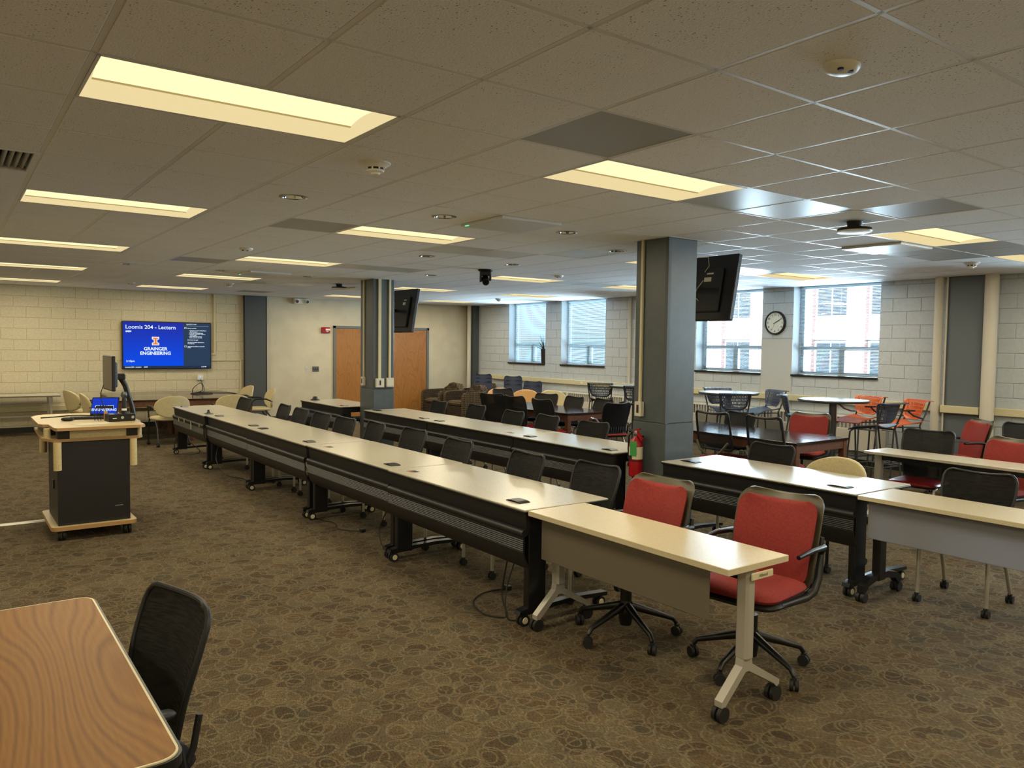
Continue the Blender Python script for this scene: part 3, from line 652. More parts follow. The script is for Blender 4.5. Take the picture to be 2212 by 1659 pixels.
M['snavy'] = emat('screen_navy', '2e3f58'); M['sbar'] = emat('screen_bar', '27344c'); M['swhite'] = emat('screen_text', (.8, .92, 1), 1.1); M['sgrey'] = emat('screen_text_dim', (.45, .52, .62), 1); M['sorange'] = emat('screen_orange', (.85, .22, .04), 1)
F = -.0755
obj('blue_area', BX(-w2 + .022, .30, F - .0005, F, -.415, h2 - .018), 'sblue', t, 0); obj('side_area', BX(.30, w2 - .018, F - .0005, F, -.415, h2 - .018), 'snavy', t, 0); obj('task_bar', BX(-w2 + .022, w2 - .018, F - .0005, F, -h2 + .014, -.415), 'sbar', t, 0)
TX = lambda x, z, f=F - .001: Matrix.Translation((x, f, z)) @ Matrix.Rotation(pi / 2, 4, 'X')
text('Loomis 204 - Lectern', .108, 'swhite', t, TX(-.79, .36), 'screen_heading', 'LEFT', bold=.0008); text('6404', .052, 'swhite', t, TX(-.785, .272), 'screen_line', 'LEFT', bold=.002)
text('GRAINGER', .092, 'swhite', t, TX(-.235, -.075), 'screen_line', bold=.0024, sx=.98); text('ENGINEERING', .092, 'swhite', t, TX(-.235, -.165), 'screen_line', bold=.0024, sx=.98)
text('2:10pm', .052, 'swhite', t, TX(-.78, -.32), 'screen_line', 'LEFT', bold=.0008); text('Loomis 204 - Lectern     6404', .034, 'swhite', t, TX(-.8, -.441), 'screen_line', 'LEFT', bold=.0006); text('2:10 PM', .03, 'swhite', t, TX(.70, -.441), 'screen_line', bold=.0006)
for s_, mm, ff in ((1.0, 'swhite', 0), (.78, 'sorange', -.0008)):
    a, b, c, h_ = (.068, .030, .028, .085) if s_ == 1 else (.054, .016, .030, .071)
    st_ = [(-a, -h_), (a, -h_), (a, -h_ + (.052 if s_ == 1 else .026)), (b + .004, -h_ + (.052 if s_ == 1 else .026)), (b + .004, h_ - (.052 if s_ == 1 else .026)), (a, h_ - (.052 if s_ == 1 else .026)), (a, h_), (-a, h_), (-a, h_ - (.052 if s_ == 1 else .026)), (-b - .004, h_ - (.052 if s_ == 1 else .026)), (-b - .004, -h_ + (.052 if s_ == 1 else .026)), (-a, -h_ + (.052 if s_ == 1 else .026))]
    mb = MB(); n12 = 12; pts = [(x - .235, F - .0012 + ff, z + .085) for x, z in st_]; mb.add(pts, [(0, 1, 2, 3, 10, 11), (3, 4, 9, 10), (4, 5, 6, 7, 8, 9)])
    obj('block_letter', mb, mm, t, 0)
lines = [('https://130.17.116.203', .32, .44, .022), ('How to connect', .34, .355, .026), ('1. Connect your device to IllinoisNet or', .37, .31, .021), ('   IllinoisNet_Guest', .37, .285, .021), ('2. Open the MersiveSolstice app', .37, .26, .021), ('3. Search for Loomis 204 - Lectern or', .37, .235, .021), ('   130.17.116.203', .37, .21, .021), ('4. Enter 6404 when prompted', .37, .185, .021), ('5. Share content to the screen', .37, .16, .021), ("Don't have the app?", .34, .115, .026), ('Visit 130.17.116.203 in the browser to', .34, .065, .021), ('connect/get app', .34, .04, .021), ('Apple users can AirPlay to Loomis 204 -', .34, -.02, .021), ('Lectern', .34, -.045, .021)]
for s_, x, z, sz in lines: text(s_, sz, 'swhite', t, TX(x + .04, z), 'screen_line', 'LEFT', bold=.0007)
obj('divider', BX(.36, .80, F - .001, F, .405, .409), 'sgrey', t, 0)
for z in (.36, -.018):
    mb = MB(); mb.box(.318, .36, F - .001, F, z - .014, z - .009); mb.box(.318, .36, F - .001, F, z + .011, z + .016); mb.box(.318, .323, F - .001, F, z - .012, z + .014); mb.box(.355, .36, F - .001, F, z - .012, z + .014); obj('screen_icon', mb, 'swhite', t, 0)
obj('power_light', BX(.60, .608, -.08, -.075, -h2 - .004, -h2 + .004), 'sblue', t, 0)
def pillar_tv(x, y0, z0, z1, lab, tilt, wd=1.22):
    t = thing('pillar_screen', lab, 'tv', (x, y0, z0)); hh = z1 - z0
    Tm = Matrix.Rotation(tilt, 4, 'Y')
    obj('back_shell', BX(-.03, .03, 0, wd, 0, hh, T=Tm, ch=.008), 'blackp', t, 0); obj('back_bulge', BX(-.065, -.029, .14, wd - .14, .08, hh - .14, T=Tm, ch=.012), 'blackp', t, 0); obj('screen', BX(.03, .034, .012, wd - .012, .015, hh - .012, T=Tm), 'screenoff', t, 0)
    obj('rating_label', BX(-.067, -.064, .27, .36, hh - .28, hh - .235, T=Tm), 'paper', t, 0); obj('rating_label', BX(-.067, -.064, .25, .335, hh - .205, hh - .19, T=Tm), 'paper', t, 0)
    obj('mount_arm', MB().tube([Tm @ Vector((-.06, .6, hh * .5)), (-.30, .45, hh * .52), (-.30, .30, hh * .52), (-.52, .22, hh * .5)], .025, 8), 'black', t)
    return t, Tm, hh
t, Tm, hh = pillar_tv(6.25, 4.90, 2.02, 2.69, 'black screen on the near pillar seen from behind, with pale cables', rad(11))
obj('cable', MB().tube([Tm @ Vector(p) for p in ((-.08, .46, hh - .02), (-.09, .33, hh - .03), (-.08, .31, hh - .12), (-.075, .36, hh - .18))], .004, 6), 'cream', t); obj('cable', MB().tube([Tm @ Vector(p) for p in ((-.08, .36, hh - .27), (-.09, .42, hh - .36), (-.09, .44, hh - .43), (-.075, .38, hh - .48))], .004, 6), 'cream', t)
pillar_tv(6.28, 11.40, 1.94, 2.68, 'black screen on the far pillar seen from behind, small label', rad(10), 1.2)
# wall fittings on far wall
t = thing('fire_alarm', 'red fire alarm strobe on the plaster wall left of the doors', 'fire alarm', (7.11, YF, 2.042)); obj('body', BX(-.10, .10, -.06, 0, -.065, .065, ch=.008), 'redp', t, 0); obj('strobe', BX(-.02, .09, -.078, -.058, -.012, .03, ch=.006), 'offw', t, 0); text('FIRE', .03, 'swhite', t, TX(.03, -.035, -.0605), 'lettering')
t = thing('emergency_light', 'white twin-head emergency light high on the far wall', 'emergency light', (6.52, YF, 2.675)); obj('body', BX(-.175, .175, -.075, 0, -.06, .06, ch=.01), 'white', t, 0)
for x in (-.12, .12): h_ = obj('lamp_head', MB().tube([(x, -.07, 0), (x, -.13, -.012)], [.04, .046], 20), 'white', t); obj('lens', MB().tube([(x, -.129, -.012), (x, -.133, -.013)], [.036, .034], 20), 'chrome', h_)
t = thing('light_switch', 'single grey wall switch plate left of the doors', 'switch', (6.66, YF, 1.142)); obj('plate', BX(-.035, .035, -.008, 0, -.06, .06, ch=.002), 'panel_white', t, 0); obj('toggle', BX(-.006, .006, -.022, -.007, -.012, .012), 'cream', t, 0)
t = thing('switch_plate', 'triple steel switch and outlet plate beside the single switch', 'switch', (6.875, YF, 1.142)); obj('plate', BX(-.08, .08, -.008, 0, -.06, .06, ch=.002), 'chrome', t, 0)
for x in (-.05, 0, .05): obj('toggle', BX(x - .006, x + .006, -.022, -.007, -.014, .014), 'ink', t, 0)
t = thing('wall_outlet', 'small white lit network box under the wall screen', 'outlet', (4.33, YF, .99)); obj('box', BX(-.06, .06, -.05, 0, -.055, .055, ch=.005), 'white', t, 0); obj('indicator', BX(-.03, .02, -.053, -.049, -.01, .03), M['sgrey'], t, 0)
# clock
t = thing('wall_clock', 'round black-rimmed wall clock between the windows showing ten past two', 'clock', (XR - .002, 7.83, 2.172))
RY = Matrix.Rotation(-pi / 2, 4, 'Y')
obj('rim', MB().lathe([(.197, 0), (.197, .03), (.188, .042), (.172, .042), (.168, .026)], 48, T=RY, caps=False), 'ink', t); obj('face', MB().lathe([(.172, .02), (.172, .026), (.001, .026)], 48, T=RY, caps=True), 'clockf', t)
CF = Matrix(((0, 0, -1, -.0272), (-1, 0, 0, 0), (0, 1, 0, 0), (0, 0, 0, 1)))
for k in range(1, 13):
    a = pi / 2 - k * pi / 6; text(str(k), .047, 'ink', t, CF @ Matrix.Translation((.137 * cos(a), .137 * sin(a), 0)), 'numeral', bold=.0006)
for L_, wd, ang, nm_ in ((.10, .009, 90 - 65, 'hour_hand'), (.145, .007, 90 - 60, 'minute_hand'), (.13, .002, 90 - 205, 'second_hand')):
    obj(nm_, BX(-.03, L_, -wd / 2, wd / 2, 0, .001, T=CF @ Matrix.Translation((0, 0, .002)) @ Matrix.Rotation(rad(ang), 4, 'Z')), 'ink', t, 0)
# fire extinguisher
t = thing('fire_extinguisher', 'red fire extinguisher with green tag hung on the near pillar', 'fire extinguisher', (5.33 - .085, 5.17, .53))
obj('cylinder', MB().lathe([(.058, 0), (.064, .006), (.064, .30), (.052, .34), (.025, .365), (.022, .38)], 28), 'redp', t)
obj('rubber_band', MB().lathe([(.0655, .145), (.0655, .155)], 28, caps=False), 'ink', t); obj('printed_label', MB().lathe([(.0648, .165), (.0648, .28)], 28, caps=False), 'paper', t)
obj('inspection_tag', BX(-.075, -.072, -.032, .032, .20, .335, T=Matrix.Rotation(rad(25), 4, 'Z')), 'green', t, 0); obj('safety_sticker', BX(-.070, -.066, .0, .045, .165, .2, T=Matrix.Rotation(rad(10), 4, 'Z')), 'ink', t, 0)
obj('valve', MB().lathe([(.02, .375), (.024, .40), (.018, .43)], 16), 'chrome', t); obj('handle', MB().prism([(-.05, .455), (.02, .435), (.03, .41), (.02, .40), (.0, .425), (-.05, .44)], -.01, .01, 'X'), 'redp', t, 0)
obj('handle', MB().prism([(-.09, .36), (-.02, .425), (.02, .43), (.02, .41), (-.01, .405), (-.08, .335)], -.01, .01, 'X'), 'redp', t, 0)
obj('hose', MB().tube([(0, .01, .41), (0, .05, .415), (-.01, .085, .37), (-.01, .09, .25), (0, .088, .15), (0, .086, .12)], .009, 8), 'cordm', t); obj('wall_hook', BX(.05, .085, -.02, .02, .34, .38), 'black', t, 0)

# ================================================================== DESKS
def arc(cx, cz, r, a0, a1, n): return [(cx + r * cos(rad(a0 + (a1 - a0) * k / n)), cz + r * sin(rad(a0 + (a1 - a0) * k / n))) for k in range(n + 1)]
def caster(mb, x, y, r, w, z=None):
    for s in (-1, 1): mb.tube([(x + s * w * .25, y, r), (x + s * w, y, r)], r, 14)
def training_desk(length, depth=.70):
    """origin at the front (camera side) near end; x = depth, y = along"""
    t = thing('training_desk', 'x', 'desk', (0, 0, 0), 0, 'black training desks with pale tops')
    obj('tabletop', BX(.0, depth, .004, length - .004, .713, .737, ch=.003), 'lam', t, 0); obj('edge_band', BX(-.004, depth + .004, .0, length, .7125, .7285, ch=.004), 'black', t, 0)
    obj('front_rail', MB().prism([(.015, .712), (.05, .712), (.05, .615), (.03, .60), (.02, .62)], .01, length - .01), 'bsatin', t, 30)
    roll = [(.045, .612)] + arc(.012, .588, .026, 60, 250, 8) + [(.03, .575)]
    obj('cable_tray_lip', MB().prism(roll, .012, length - .012), 'bsatin', t, 50)
    prof = [(-.006, .568)]; n = 7
    for k in range(n): z = .555 - k * .0125; prof += [(-.004, z), (.003, z - .004), (-.001, z - .008)]
    prof += [(.004, .45), (.022, .40), (.055, .355), (.075, .345)]
    back = [(x + .012, z) for x, z in reversed(prof)]
    obj('modesty_panel', MB().prism(prof + back, .014, length - .014), 'bsatin', t, 25)
    for y in (.02, length - .075):
        lg = obj('leg', BX(.05, .19, y, y + .055, .07, .712, ch=.006), 'black', t, 0)
        ft = MB(); ft.prism([(-.02, .075), (-.01, .10), (.05, .112), (.19, .112), (depth * .62, .118), (depth + .02, .10), (depth + .02, .075), (depth * .6, .09), (.19, .082), (.05, .07)], y - .002, y + .057)
        obj('foot', ft, 'black', lg, 30)
        for x in (.03, depth - .03):
            cs = MB(); cs.box(x - .02, x + .02, y + .018, y + .038, .05, .08)
            for s in (-1, 1): cs.tube([(x, y + .028 + s * .008, .036), (x, y + .028 + s * .026, .036)], .036, 18)
            obj('caster', cs, 'rubber', lg, 35)
            for s in (-1, 1): obj('wheel_hub', MB().tube([(x, y + .028 + s * .024, .036), (x, y + .028 + s * .030, .036)], [.023, .019], 16), 'hub', lg)
    obj('rear_rail', BX(depth - .10, depth - .06, .08, length - .08, .66, .712), 'black', t, 0); obj('end_bracket', BX(.05, depth - .06, .03, .06, .64, .712), 'black', t, 0); obj('end_bracket', BX(.05, depth - .06, length - .06, length - .03, .64, .712), 'black', t, 0)
    return t
def hatch(parent, dx, dy, rz, hole=False, along=.15):
    if hole:
        o = obj('cable_hole', BX(-.035, .035, -.05, .05, .7372, .7378, T=Matrix.Translation((dx, dy, 0)) @ Matrix.Rotation(rz, 4, 'Z')), 'brass', parent, 0)
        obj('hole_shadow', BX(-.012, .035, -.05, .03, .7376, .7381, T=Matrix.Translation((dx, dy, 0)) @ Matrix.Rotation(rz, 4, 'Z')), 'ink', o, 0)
    else:
        def fn(u, v): a = (v - .5) * 2; return (dx + (u - .5) * .085, dy + (v - .5) * along, .7385 + .009 * (1 - a * a) ** .5)
        mb = MB(); mb.sheet(fn, 2, 8, .003); mb.box(dx - .04, dx + .04, dy - along / 2 + .004, dy + along / 2 - .004, .737, .7405)
        obj('cable_hatch', mb, 'black', parent, 40)
R1 = [(3.745, 5.568), (5.574, 7.325), (7.345, 9.165), (9.17, 10.96), (10.965, 12.72)]
ord_ = ['nearest the camera', 'second from the camera', 'third from the camera', 'fourth from the camera', 'farthest, by the lectern end']
hat1 = [[(2.982, 3.993, 0), (3.005, 5.388, 1)], [(3.006, 5.778, 0), (2.991, 7.10, 1)], [(2.986, 7.57, 0), (2.984, 8.993, 0)], [(3.0, 9.36, 0), (3.0, 10.80, 0)], [(3.0, 11.2, 0), (2.986, 12.56, 0)]]
offs = [0, .015, .005, .012, -.02]
for k, (a, b) in enumerate(R1):
    t = training_desk(b - a); x0 = 2.855 + offs[k]; t.location = (x0, a, 0); t['label'] = 'black training desk with pale top in the long front row, ' + ord_[k]
    for x, y, h_ in hat1[k]: hatch(t, .13, y - a, 0, bool(h_))
R2 = [(5.32, 6.955), (6.965, 8.90), (8.915, 10.80)]
hat2 = [[(5.52, 0), (6.80, 0)], [(7.20, 1), (8.78, 0)], [(9.2, 0), (10.62, 0)]]
o2 = ['nearest, ending at the near pillar', 'in the middle', 'farthest, ending by the far pillar']
for k, (a, b) in enumerate(R2):
    t = training_desk(b - a); t.location = (5.10 + .012 * k, a, 0); t['label'] = 'black training desk in the second row between the pillars, ' + o2[k]
    for y, h_ in hat2[k]: hatch(t, .14, y - a, 0, bool(h_))
t = training_desk(1.83, .76); t.location = (5.12, 2.905, 0); t['label'] = 'black training desk with reflective pale top right of the near pillar'
hatch(t, .2, .24, 0, along=.17); hatch(t, .2, 1.66, 0, along=.17)
t = training_desk(1.72, .72); t.location = (5.05, 11.475, 0); t['label'] = 'black training desk behind the far pillar near the doors'; hatch(t, .15, .2, 0)
# small things on and around the desks
t = thing('conference_phone', 'small black conference unit on the desk behind the far pillar', 'conference phone', (5.25, 13.02, .738)); obj('body', MB().lathe([(.085, 0), (.08, .008), (.045, .03), (.035, .06), (.028, .066), (.004, .068)], 20), 'blackp', t)
t = thing('desk_button', 'tiny black knob-shaped gadget on the far end of the front row', 'gadget', (3.0, 11.35, .738)); obj('body', MB().lathe([(.028, 0), (.018, .014), (.012, .03), (.018, .04), (.004, .046)], 14), 'ink', t)
for k, (y, l) in enumerate(((12.25, .05), (11.93, .04), (11.55, .10), (11.1, .03))):
    tag(obj('tape_strip', BX(2.808, 2.812, y - .012, y + .012, .60 - l, .61, ch=0), 'cream', None, 0), 'short strip of masking tape on the farthest front desk, ' + ['farthest along', 'second along', 'the long hanging one', 'the nearest bit'][k], 'tape', 'tape strips on the desk lip')
def cord(label, pts, r=.006, plug=None, m='cordm'):
    t = thing('power_cord', label, 'cord', (pts[0][0], pts[0][1], 0)); o = Vector((pts[0][0], pts[0][1], 0)); P = [Vector(p) - o for p in pts]
    Q = []
    for i in range(len(P) - 1):
        p0, p1, p2, p3 = P[max(i - 1, 0)], P[i], P[i + 1], P[min(i + 2, len(P) - 1)]
        for s in range(6):
            u = s / 6; Q.append(.5 * ((2 * p1) + (p2 - p0) * u + (2 * p0 - 5 * p1 + 4 * p2 - p3) * u * u + (3 * p1 - p0 - 3 * p2 + p3) * u ** 3))
    Q.append(P[-1]); obj('cable', MB().tube(Q, r, 6), m, t)
    if plug: q = Q[-1]; obj('plug', BX(q.x - .02, q.x + .02, q.y - .03, q.y + .03, max(q.z - .012, 0.001), q.z + .022, ch=.004), m, t, 0)
    return t
cord('black power cord looping on the carpet by the nearest desk leg', [(2.95, 4.05, .36), (2.93, 4.08, .12), (2.90, 3.98, .008), (2.84, 3.98, .007), (2.79, 4.10, .007), (2.86, 4.32, .007), (3.03, 4.44, .007), (3.22, 4.42, .010)], .0055, 1)
cord('second black cord hanging to the floor at the nearest desk leg', [(2.96, 3.98, .36), (2.90, 3.99, .18), (2.86, 3.93, .02), (2.90, 3.86, .007), (2.96, 3.80, .007)], .005)
cord('thin dark cord trailing to a plug beside the third desk', [(3.08, 7.4, .3), (2.98, 7.45, .05), (2.95, 7.3, .007), (3.02, 7.0, .007), (2.95, 6.75, .007), (3.1, 6.55, .009)], .005, 1)
cord('cord drooping at the joint of the first two front desks', [(2.95, 5.75, .38), (2.9, 5.80, .2), (2.9, 5.72, .06), (3.0, 5.68, .007)], .005)
cord('looped cord at the leg of the farthest front desk', [(2.9, 12.62, .38), (2.84, 12.66, .15), (2.88, 12.6, .008), (3.0, 12.5, .006), (3.15, 12.4, .05), (3.0, 12.3, .2)], .006)
cord('dark cord on the carpet under the fourth desk', [(3.0, 10.85, .36), (2.95, 10.8, .15), (2.98, 10.6, .006), (2.95, 10.2, .006), (3.05, 9.9, .006), (3.0, 9.5, .006)], .006)
# flip-top tables
def flip_table(label, x0, x1, y0, y1, top, panelm, legm, feet='V', th=.032):
    t = thing('flip_top_table', label, 'table', (x0, y0, 0)); D, L = x1 - x0, y1 - y0
    obj('tabletop', BX(0, D, 0, L, .737 - th, .737, ch=.0025), top, t, 0)
    if panelm: obj('modesty_panel', BX(.075, .083, .17, L - .04, .435, .705 if panelm == 'ggrey' else .70, ch=.003), panelm, t, 0)
    for k, y in enumerate((.055, L - .055)):
        if feet == 'V':
            lg = obj('leg', BX(.17, .235, y - .035, y + .035, .26, .70, ch=.012), legm, t, 0)
            s = MB()
            s.prism([(.17, .27), (.165, .235), (.02, .10), (.02, .072), (.045, .072), (.19, .205), (.215, .205), (D - .045, .095), (D - .02, .072), (D - .0, .082), (D - .0, .105), (.24, .235), (.235, .27)], y - .022, y + .022)
            obj('foot', s, legm, lg, 30)
            for x in (.035, D - .02):
                cs = MB()
                for q in (-1, 1): cs.tube([(x, y + q * .006, .037), (x, y + q * .026, .037)], .037, 20)
                cs.box(x - .014, x + .014, y - .008, y + .008, .05, .08); obj('caster', cs, 'rubber', lg, 35)
        else:
            lg = obj('leg', BX(.17, .26, y - .03, y + .03, .12, .70, ch=.008), legm, t, 0)
            s = MB(); s.prism([(-.02, .07), (-.015, .115), (.06, .165), (.20, .175), (.30, .175), (D - .05, .15), (D + .01, .115), (D + .01, .07), (D - .03, .07), (D - .07, .11), (.28, .13), (.15, .13), (.05, .105), (.01, .07)], y - .025, y + .025); obj('foot', s, legm, lg, 30)
            for x in (0, D - .01):
                cs = MB()
                for q in (-1, 1): cs.tube([(x, y + q * .006, .034), (x, y + q * .03, .034)], .034, 20)
                obj('caster', cs, 'rubber', lg, 35)
        if feet == 'V' and k == 0:
            br = obj('tilt_bracket', BX(.17, .335, y - .058, y - .048, .655, .692, ch=.004), 'cream', t, 0)
            text('Allsteel', .022, 'ggrey', br, Matrix.Translation((.255, y - .0585, .674)) @ Matrix.Rotation(pi / 2, 4, 'X'))
    obj('stretcher', BX(.19, .22, .06, L - .06, .64, .68), 'black', t, 0)
    return t
flip_table('white-legged narrow table with beige top and grey modesty panel, front centre', 2.865, 3.325, 2.222, 3.728, 'beige', 'ggrey', 'silver')
flip_table('narrow beige table with frosted modesty panel at the right edge', 5.10, 5.575, 1.36, 2.885, 'beige', 'frosted', 'black', 'arch', .03)
flip_table('narrow pale table without modesty panel behind the right-edge one', 7.42, 7.86, 2.32, 4.15, 'lam', None, 'silver', 'V', .026)
# ------------------------------------------------------------------ dark wooden tables
def wood_table(label, x0, x1, y0, y1, top='brown', h_=.737, ap=.09):
    t = thing('wooden_table', label, 'table', (x0, y0, 0)); D, L = x1 - x0, y1 - y0
    obj('tabletop', BX(0, D, 0, L, h_ - .028, h_, ch=.003), top, t, 0); mb = MB()
    mb.box(.02, D - .02, .02, .045, h_ - .028 - ap, h_ - .028); mb.box(.02, D - .02, L - .045, L - .02, h_ - .028 - ap, h_ - .028); mb.box(.02, .045, .045, L - .045, h_ - .028 - ap, h_ - .028); mb.box(D - .045, D - .02, .045, L - .045, h_ - .028 - ap, h_ - .028)
    obj('apron', mb, 'browns', t, 0)
    for x in (.012, D - .082):
        for y in (.012, L - .082): obj('leg', BX(x, x + .07, y, y + .07, 0, h_ - .028, ch=.004), 'browns', t, 0)
    return t
wood_table('dark polished wooden table right of the near pillar, by the red chair', 7.345, 8.36, 4.855, 7.25)
wood_table('dark polished wooden table left of the near pillar, ringed by black chairs', 7.50, 8.40, 8.82, 11.05)
for k, (x0, x1, y0, y1) in enumerate(((2.33, 3.43, 14.28, 15.48), (3.44, 4.55, 14.26, 15.46), (2.40, 3.50, 15.50, 16.70), (3.51, 4.62, 15.48, 16.66))):
    wood_table('glossy dark wooden table under the lit wall screen, ' + ['front left of the four pushed together', 'front right of the four pushed together', 'rear left of the four pushed together', 'rear right of the four pushed together'][k], x0, x1, y0, y1)
cord('tangle of black cable on the dark tables under the wall screen', [(4.33, 16.97, .95), (4.30, 16.6, .80), (4.1, 15.9, .745), (3.85, 15.6, .745), (3.80, 15.4, .86), (3.95, 15.45, .95), (3.98, 15.5, .80), (3.8, 15.6, .745), (4.0, 15.75, .745), (4.2, 15.6, .745), (4.05, 15.35, .745), (3.8, 15.45, .745), (4.1, 15.9, .75), (4.5, 15.6, .745), (4.95 - .4, 15.3, .745)], .007)
# side table along far wall
t = thing('folding_table', 'long grey-topped folding table against the far wall, left edge', 'table', (-.8, 16.25, 0)); obj('tabletop', BX(0, 2.50, 0, .68, .71, .737, ch=.003), 'lam', t, 0); obj('edge_band', BX(-.003, 2.503, -.003, .683, .705, .728), 'ggrey', t, 0)
for x in (.1, 2.34):
    for y in (.06, .60): obj('leg', BX(x, x + .035, y, y + .035, 0, .71), 'silver', t, 0)
obj('brace', BX(.1, 2.37, .62, .64, .3, .33), 'silver', t, 0)
# foreground wooden desk
t = thing('student_table', 'wood-grain table with black rounded edge in the near left corner', 'table', (-.32, 1.955, 0))
def rrect(x0, x1, y0, y1, r, n=6):
    out = []
    for cx, cy, a in ((x1 - r, y0 + r, -90), (x1 - r, y1 - r, 0), (x0 + r, y1 - r, 90), (x0 + r, y0 + r, 180)):
        for k in range(n + 1): out.append((cx + r * cos(rad(a + 90 * k / n)), cy + r * sin(rad(a + 90 * k / n))))
    return out
TW, TL = .775, 1.46
obj('tabletop', MB().prism(rrect(.008, TW - .008, .008, TL - .008, .05), .712, .7375, 'Z'), 'table', t, 30); obj('rim', MB().prism(rrect(.002, TW - .002, .002, TL - .002, .056), .725, .7372, 'Z'), 'cream', t, 30)
obj('edge_band', MB().prism(rrect(-.006, TW + .006, -.006, TL + .006, .062), .705, .733, 'Z'), 'black', t, 30)
for y in (.2, TL - .26):
    lg = obj('leg', BX(TW / 2 - .04, TW / 2 + .04, y, y + .05, .08, .705, ch=.006), 'silver', t, 0); obj('foot', BX(.06, TW - .06, y, y + .05, .05, .09, ch=.006), 'silver', lg, 0)
    for x in (.08, TW - .08): obj('glide', MB().lathe([(.02, 0), (.02, .05)], 12, (x, y + .025, 0)), 'rubber', lg)
# round bar tables
def round_table(x, y, lab):
    t = thing('round_bar_table', lab, 'table', (x, y, 0), 0, 'grey round bar-height tables')
    obj('tabletop', MB().lathe([(.440, 1.03), (.455, 1.055), (.004, 1.055)], 48), 'rtop', t, 60); obj('edge_band', MB().lathe([(.425, 1.018), (.452, 1.020), (.465, 1.035), (.463, 1.05), (.452, 1.054)], 48, caps=False), 'redge', t)
    obj('column', MB().lathe([(.05, .03), (.05, 1.02)], 24), 'steel', t); obj('base', MB().lathe([(.30, 0), (.30, .012), (.06, .035), (.05, .045)], 40), 'steel', t); obj('top_bracket', BX(-.2, .2, -.03, .03, 1.0, 1.02), 'black', t, 0)
round_table(9.96, 7.82, 'grey round bar table in front of the window left of the clock'); round_table(9.93, 6.02, 'grey round bar table in front of the window right of the clock'); round_table(9.95, 9.86, 'grey round bar table half hidden behind the near pillar')

# ================================================================== CHAIRS
def rr_pos(half, hgt, rc, path, curve):
    """rounded panel: returns fn(u,v); half(v) half width, path(v)->(y,z), curve forward offset at edges"""
    def fn(u, v):
        s = u * 2 - 1; t_ = v * hgt; d = min(t_, hgt - t_); red = 0
        if d < rc: red = rc - sqrt(max(rc * rc - (rc - d) ** 2, 0))
        w = half(v) - red; x = s * w; y, z = path(v); return (x, y + curve * s * s, z + .018 * s * s * max(0, v * 2 - 1) ** 2)
    return fn
PUFF = lambda t: (lambda u, v: t * (.22 + .78 * (max(0, 1 - (2 * u - 1) ** 8) * max(0, 1 - (2 * v - 1) ** 8)) ** .5))
def outline(fn, n=10):
    P = [fn(0, k / n) for k in range(n + 1)] + [fn(k / n, 1) for k in range(1, n + 1)] + [fn(1, 1 - k / n) for k in range(1, n + 1)] + [fn(1 - k / n, 0) for k in range(1, n)]
    return P
def small_caster(parent, x, y, m='rubber', r=.026, rot=0):
    cs = MB(); T_ = Matrix.Translation((x, y, 0)) @ Matrix.Rotation(rot, 4, 'Z')
    for s in (-1, 1): cs.tube([T_ @ Vector((s * .005, 0, r)), T_ @ Vector((s * .022, 0, r))], r, 14)
    cs.box(-.012, .012, -.012, .012, r, r + .04, T=T_); obj('caster', cs, m, parent, 35)
def warp(n, rows):  # rows param remap for finer corners
    return rows
def nest_chair(seat='soft', fab='fabmesh', frame='blackp', legm='silver', arms=False, ht=.40, hw=.235, solid=False):
    t = thing('mesh_chair', 'x', 'chair', (0, 0, 0), 0)
    s = MB().cushion(0, -.01, .455, .235, .225, .028, .35, 28, 8); obj('seat', s, seat, t, 60); obj('seat_pan', MB().cushion(0, -.01, .428, .215, .2, .016, .35, 20, 4), 'blackp', t, 60)
    path = lambda v: (-.205 - .105 * v + .02 * sin(pi * v), .475 + ht * v)
    fn = rr_pos(lambda v: hw * (.80 + .20 * min(1, v * 1.5)), ht, .055, path, .045)
    def fr(u, v):  # concentrate rows near ends
        v2 = .5 - .5 * cos(pi * v); return fn(u, v2)
    b = obj('backrest', MB().sheet(fr, 10, 12, .006, dirn=(0, -1, .15)), fab, t, 70); obj('back_frame', MB().tube([fr(0, k / 14) for k in range(15)] + [fr(k / 10, 1) for k in range(1, 11)] + [fr(1, 1 - k / 14) for k in range(1, 15)] + [fr(1 - k / 10, 0) for k in range(1, 10)], .0095, 8, True), frame, b)
    for sx in (-1, 1):
        obj('back_support', MB().tube([(sx * .20, -.06, .42), (sx * .205, -.17, .43), (sx * .205, -.205, .50), (sx * .205, -.225, .60)], .011, 8), frame, t)
        lg = obj('leg', MB().tube([(sx * .205, .10, .425), (sx * .21, .185, .415), (sx * .214, .20, .38), (sx * .216, .205, .06)], .0125, 10), legm, t); small_caster(lg, sx * .216, .205)
        lg = obj('leg', MB().tube([(sx * .19, .02, .42), (sx * .195, -.10, .40), (sx * .205, -.20, .24), (sx * .212, -.275, .06)], .0125, 10), legm, t); small_caster(lg, sx * .212, -.275)
        if arms:
            ar = obj('armrest', MB().cushion(sx * .27, .0, .665, .026, .12, .014, .5, 16, 6), frame, t, 60)
            obj('arm_post', MB().tube([(sx * .20, -.12, .43), (sx * .26, -.15, .45), (sx * .275, -.13, .56), (sx * .272, -.02, .655)], .012, 8), frame, ar)
    return t
def place(proto, state, x, y, rz, label, group, name=None, z=0):
    if not state.get('u'):
        state['u'] = 1; proto.location = (x, y, z); proto.rotation_euler = (0, 0, rz); proto['label'] = label; proto['group'] = group; return proto
    return dup(proto, (x, y, z), rz, label, group)
NC = freeze(nest_chair()); st_nc = {}
G1 = 'mesh chairs along the front row'; back = .305
row1 = [(3.89, 4.16, 2), (3.79, 4.89, -3), (3.78, 5.89, -1), (3.87, 6.86, 1), (3.83, 7.66, -4), (3.77, 8.29, 4), (3.77, 8.98, 3), (3.78, 9.70, 1), (3.82, 10.42, -2), (3.76, 11.93, 5)]
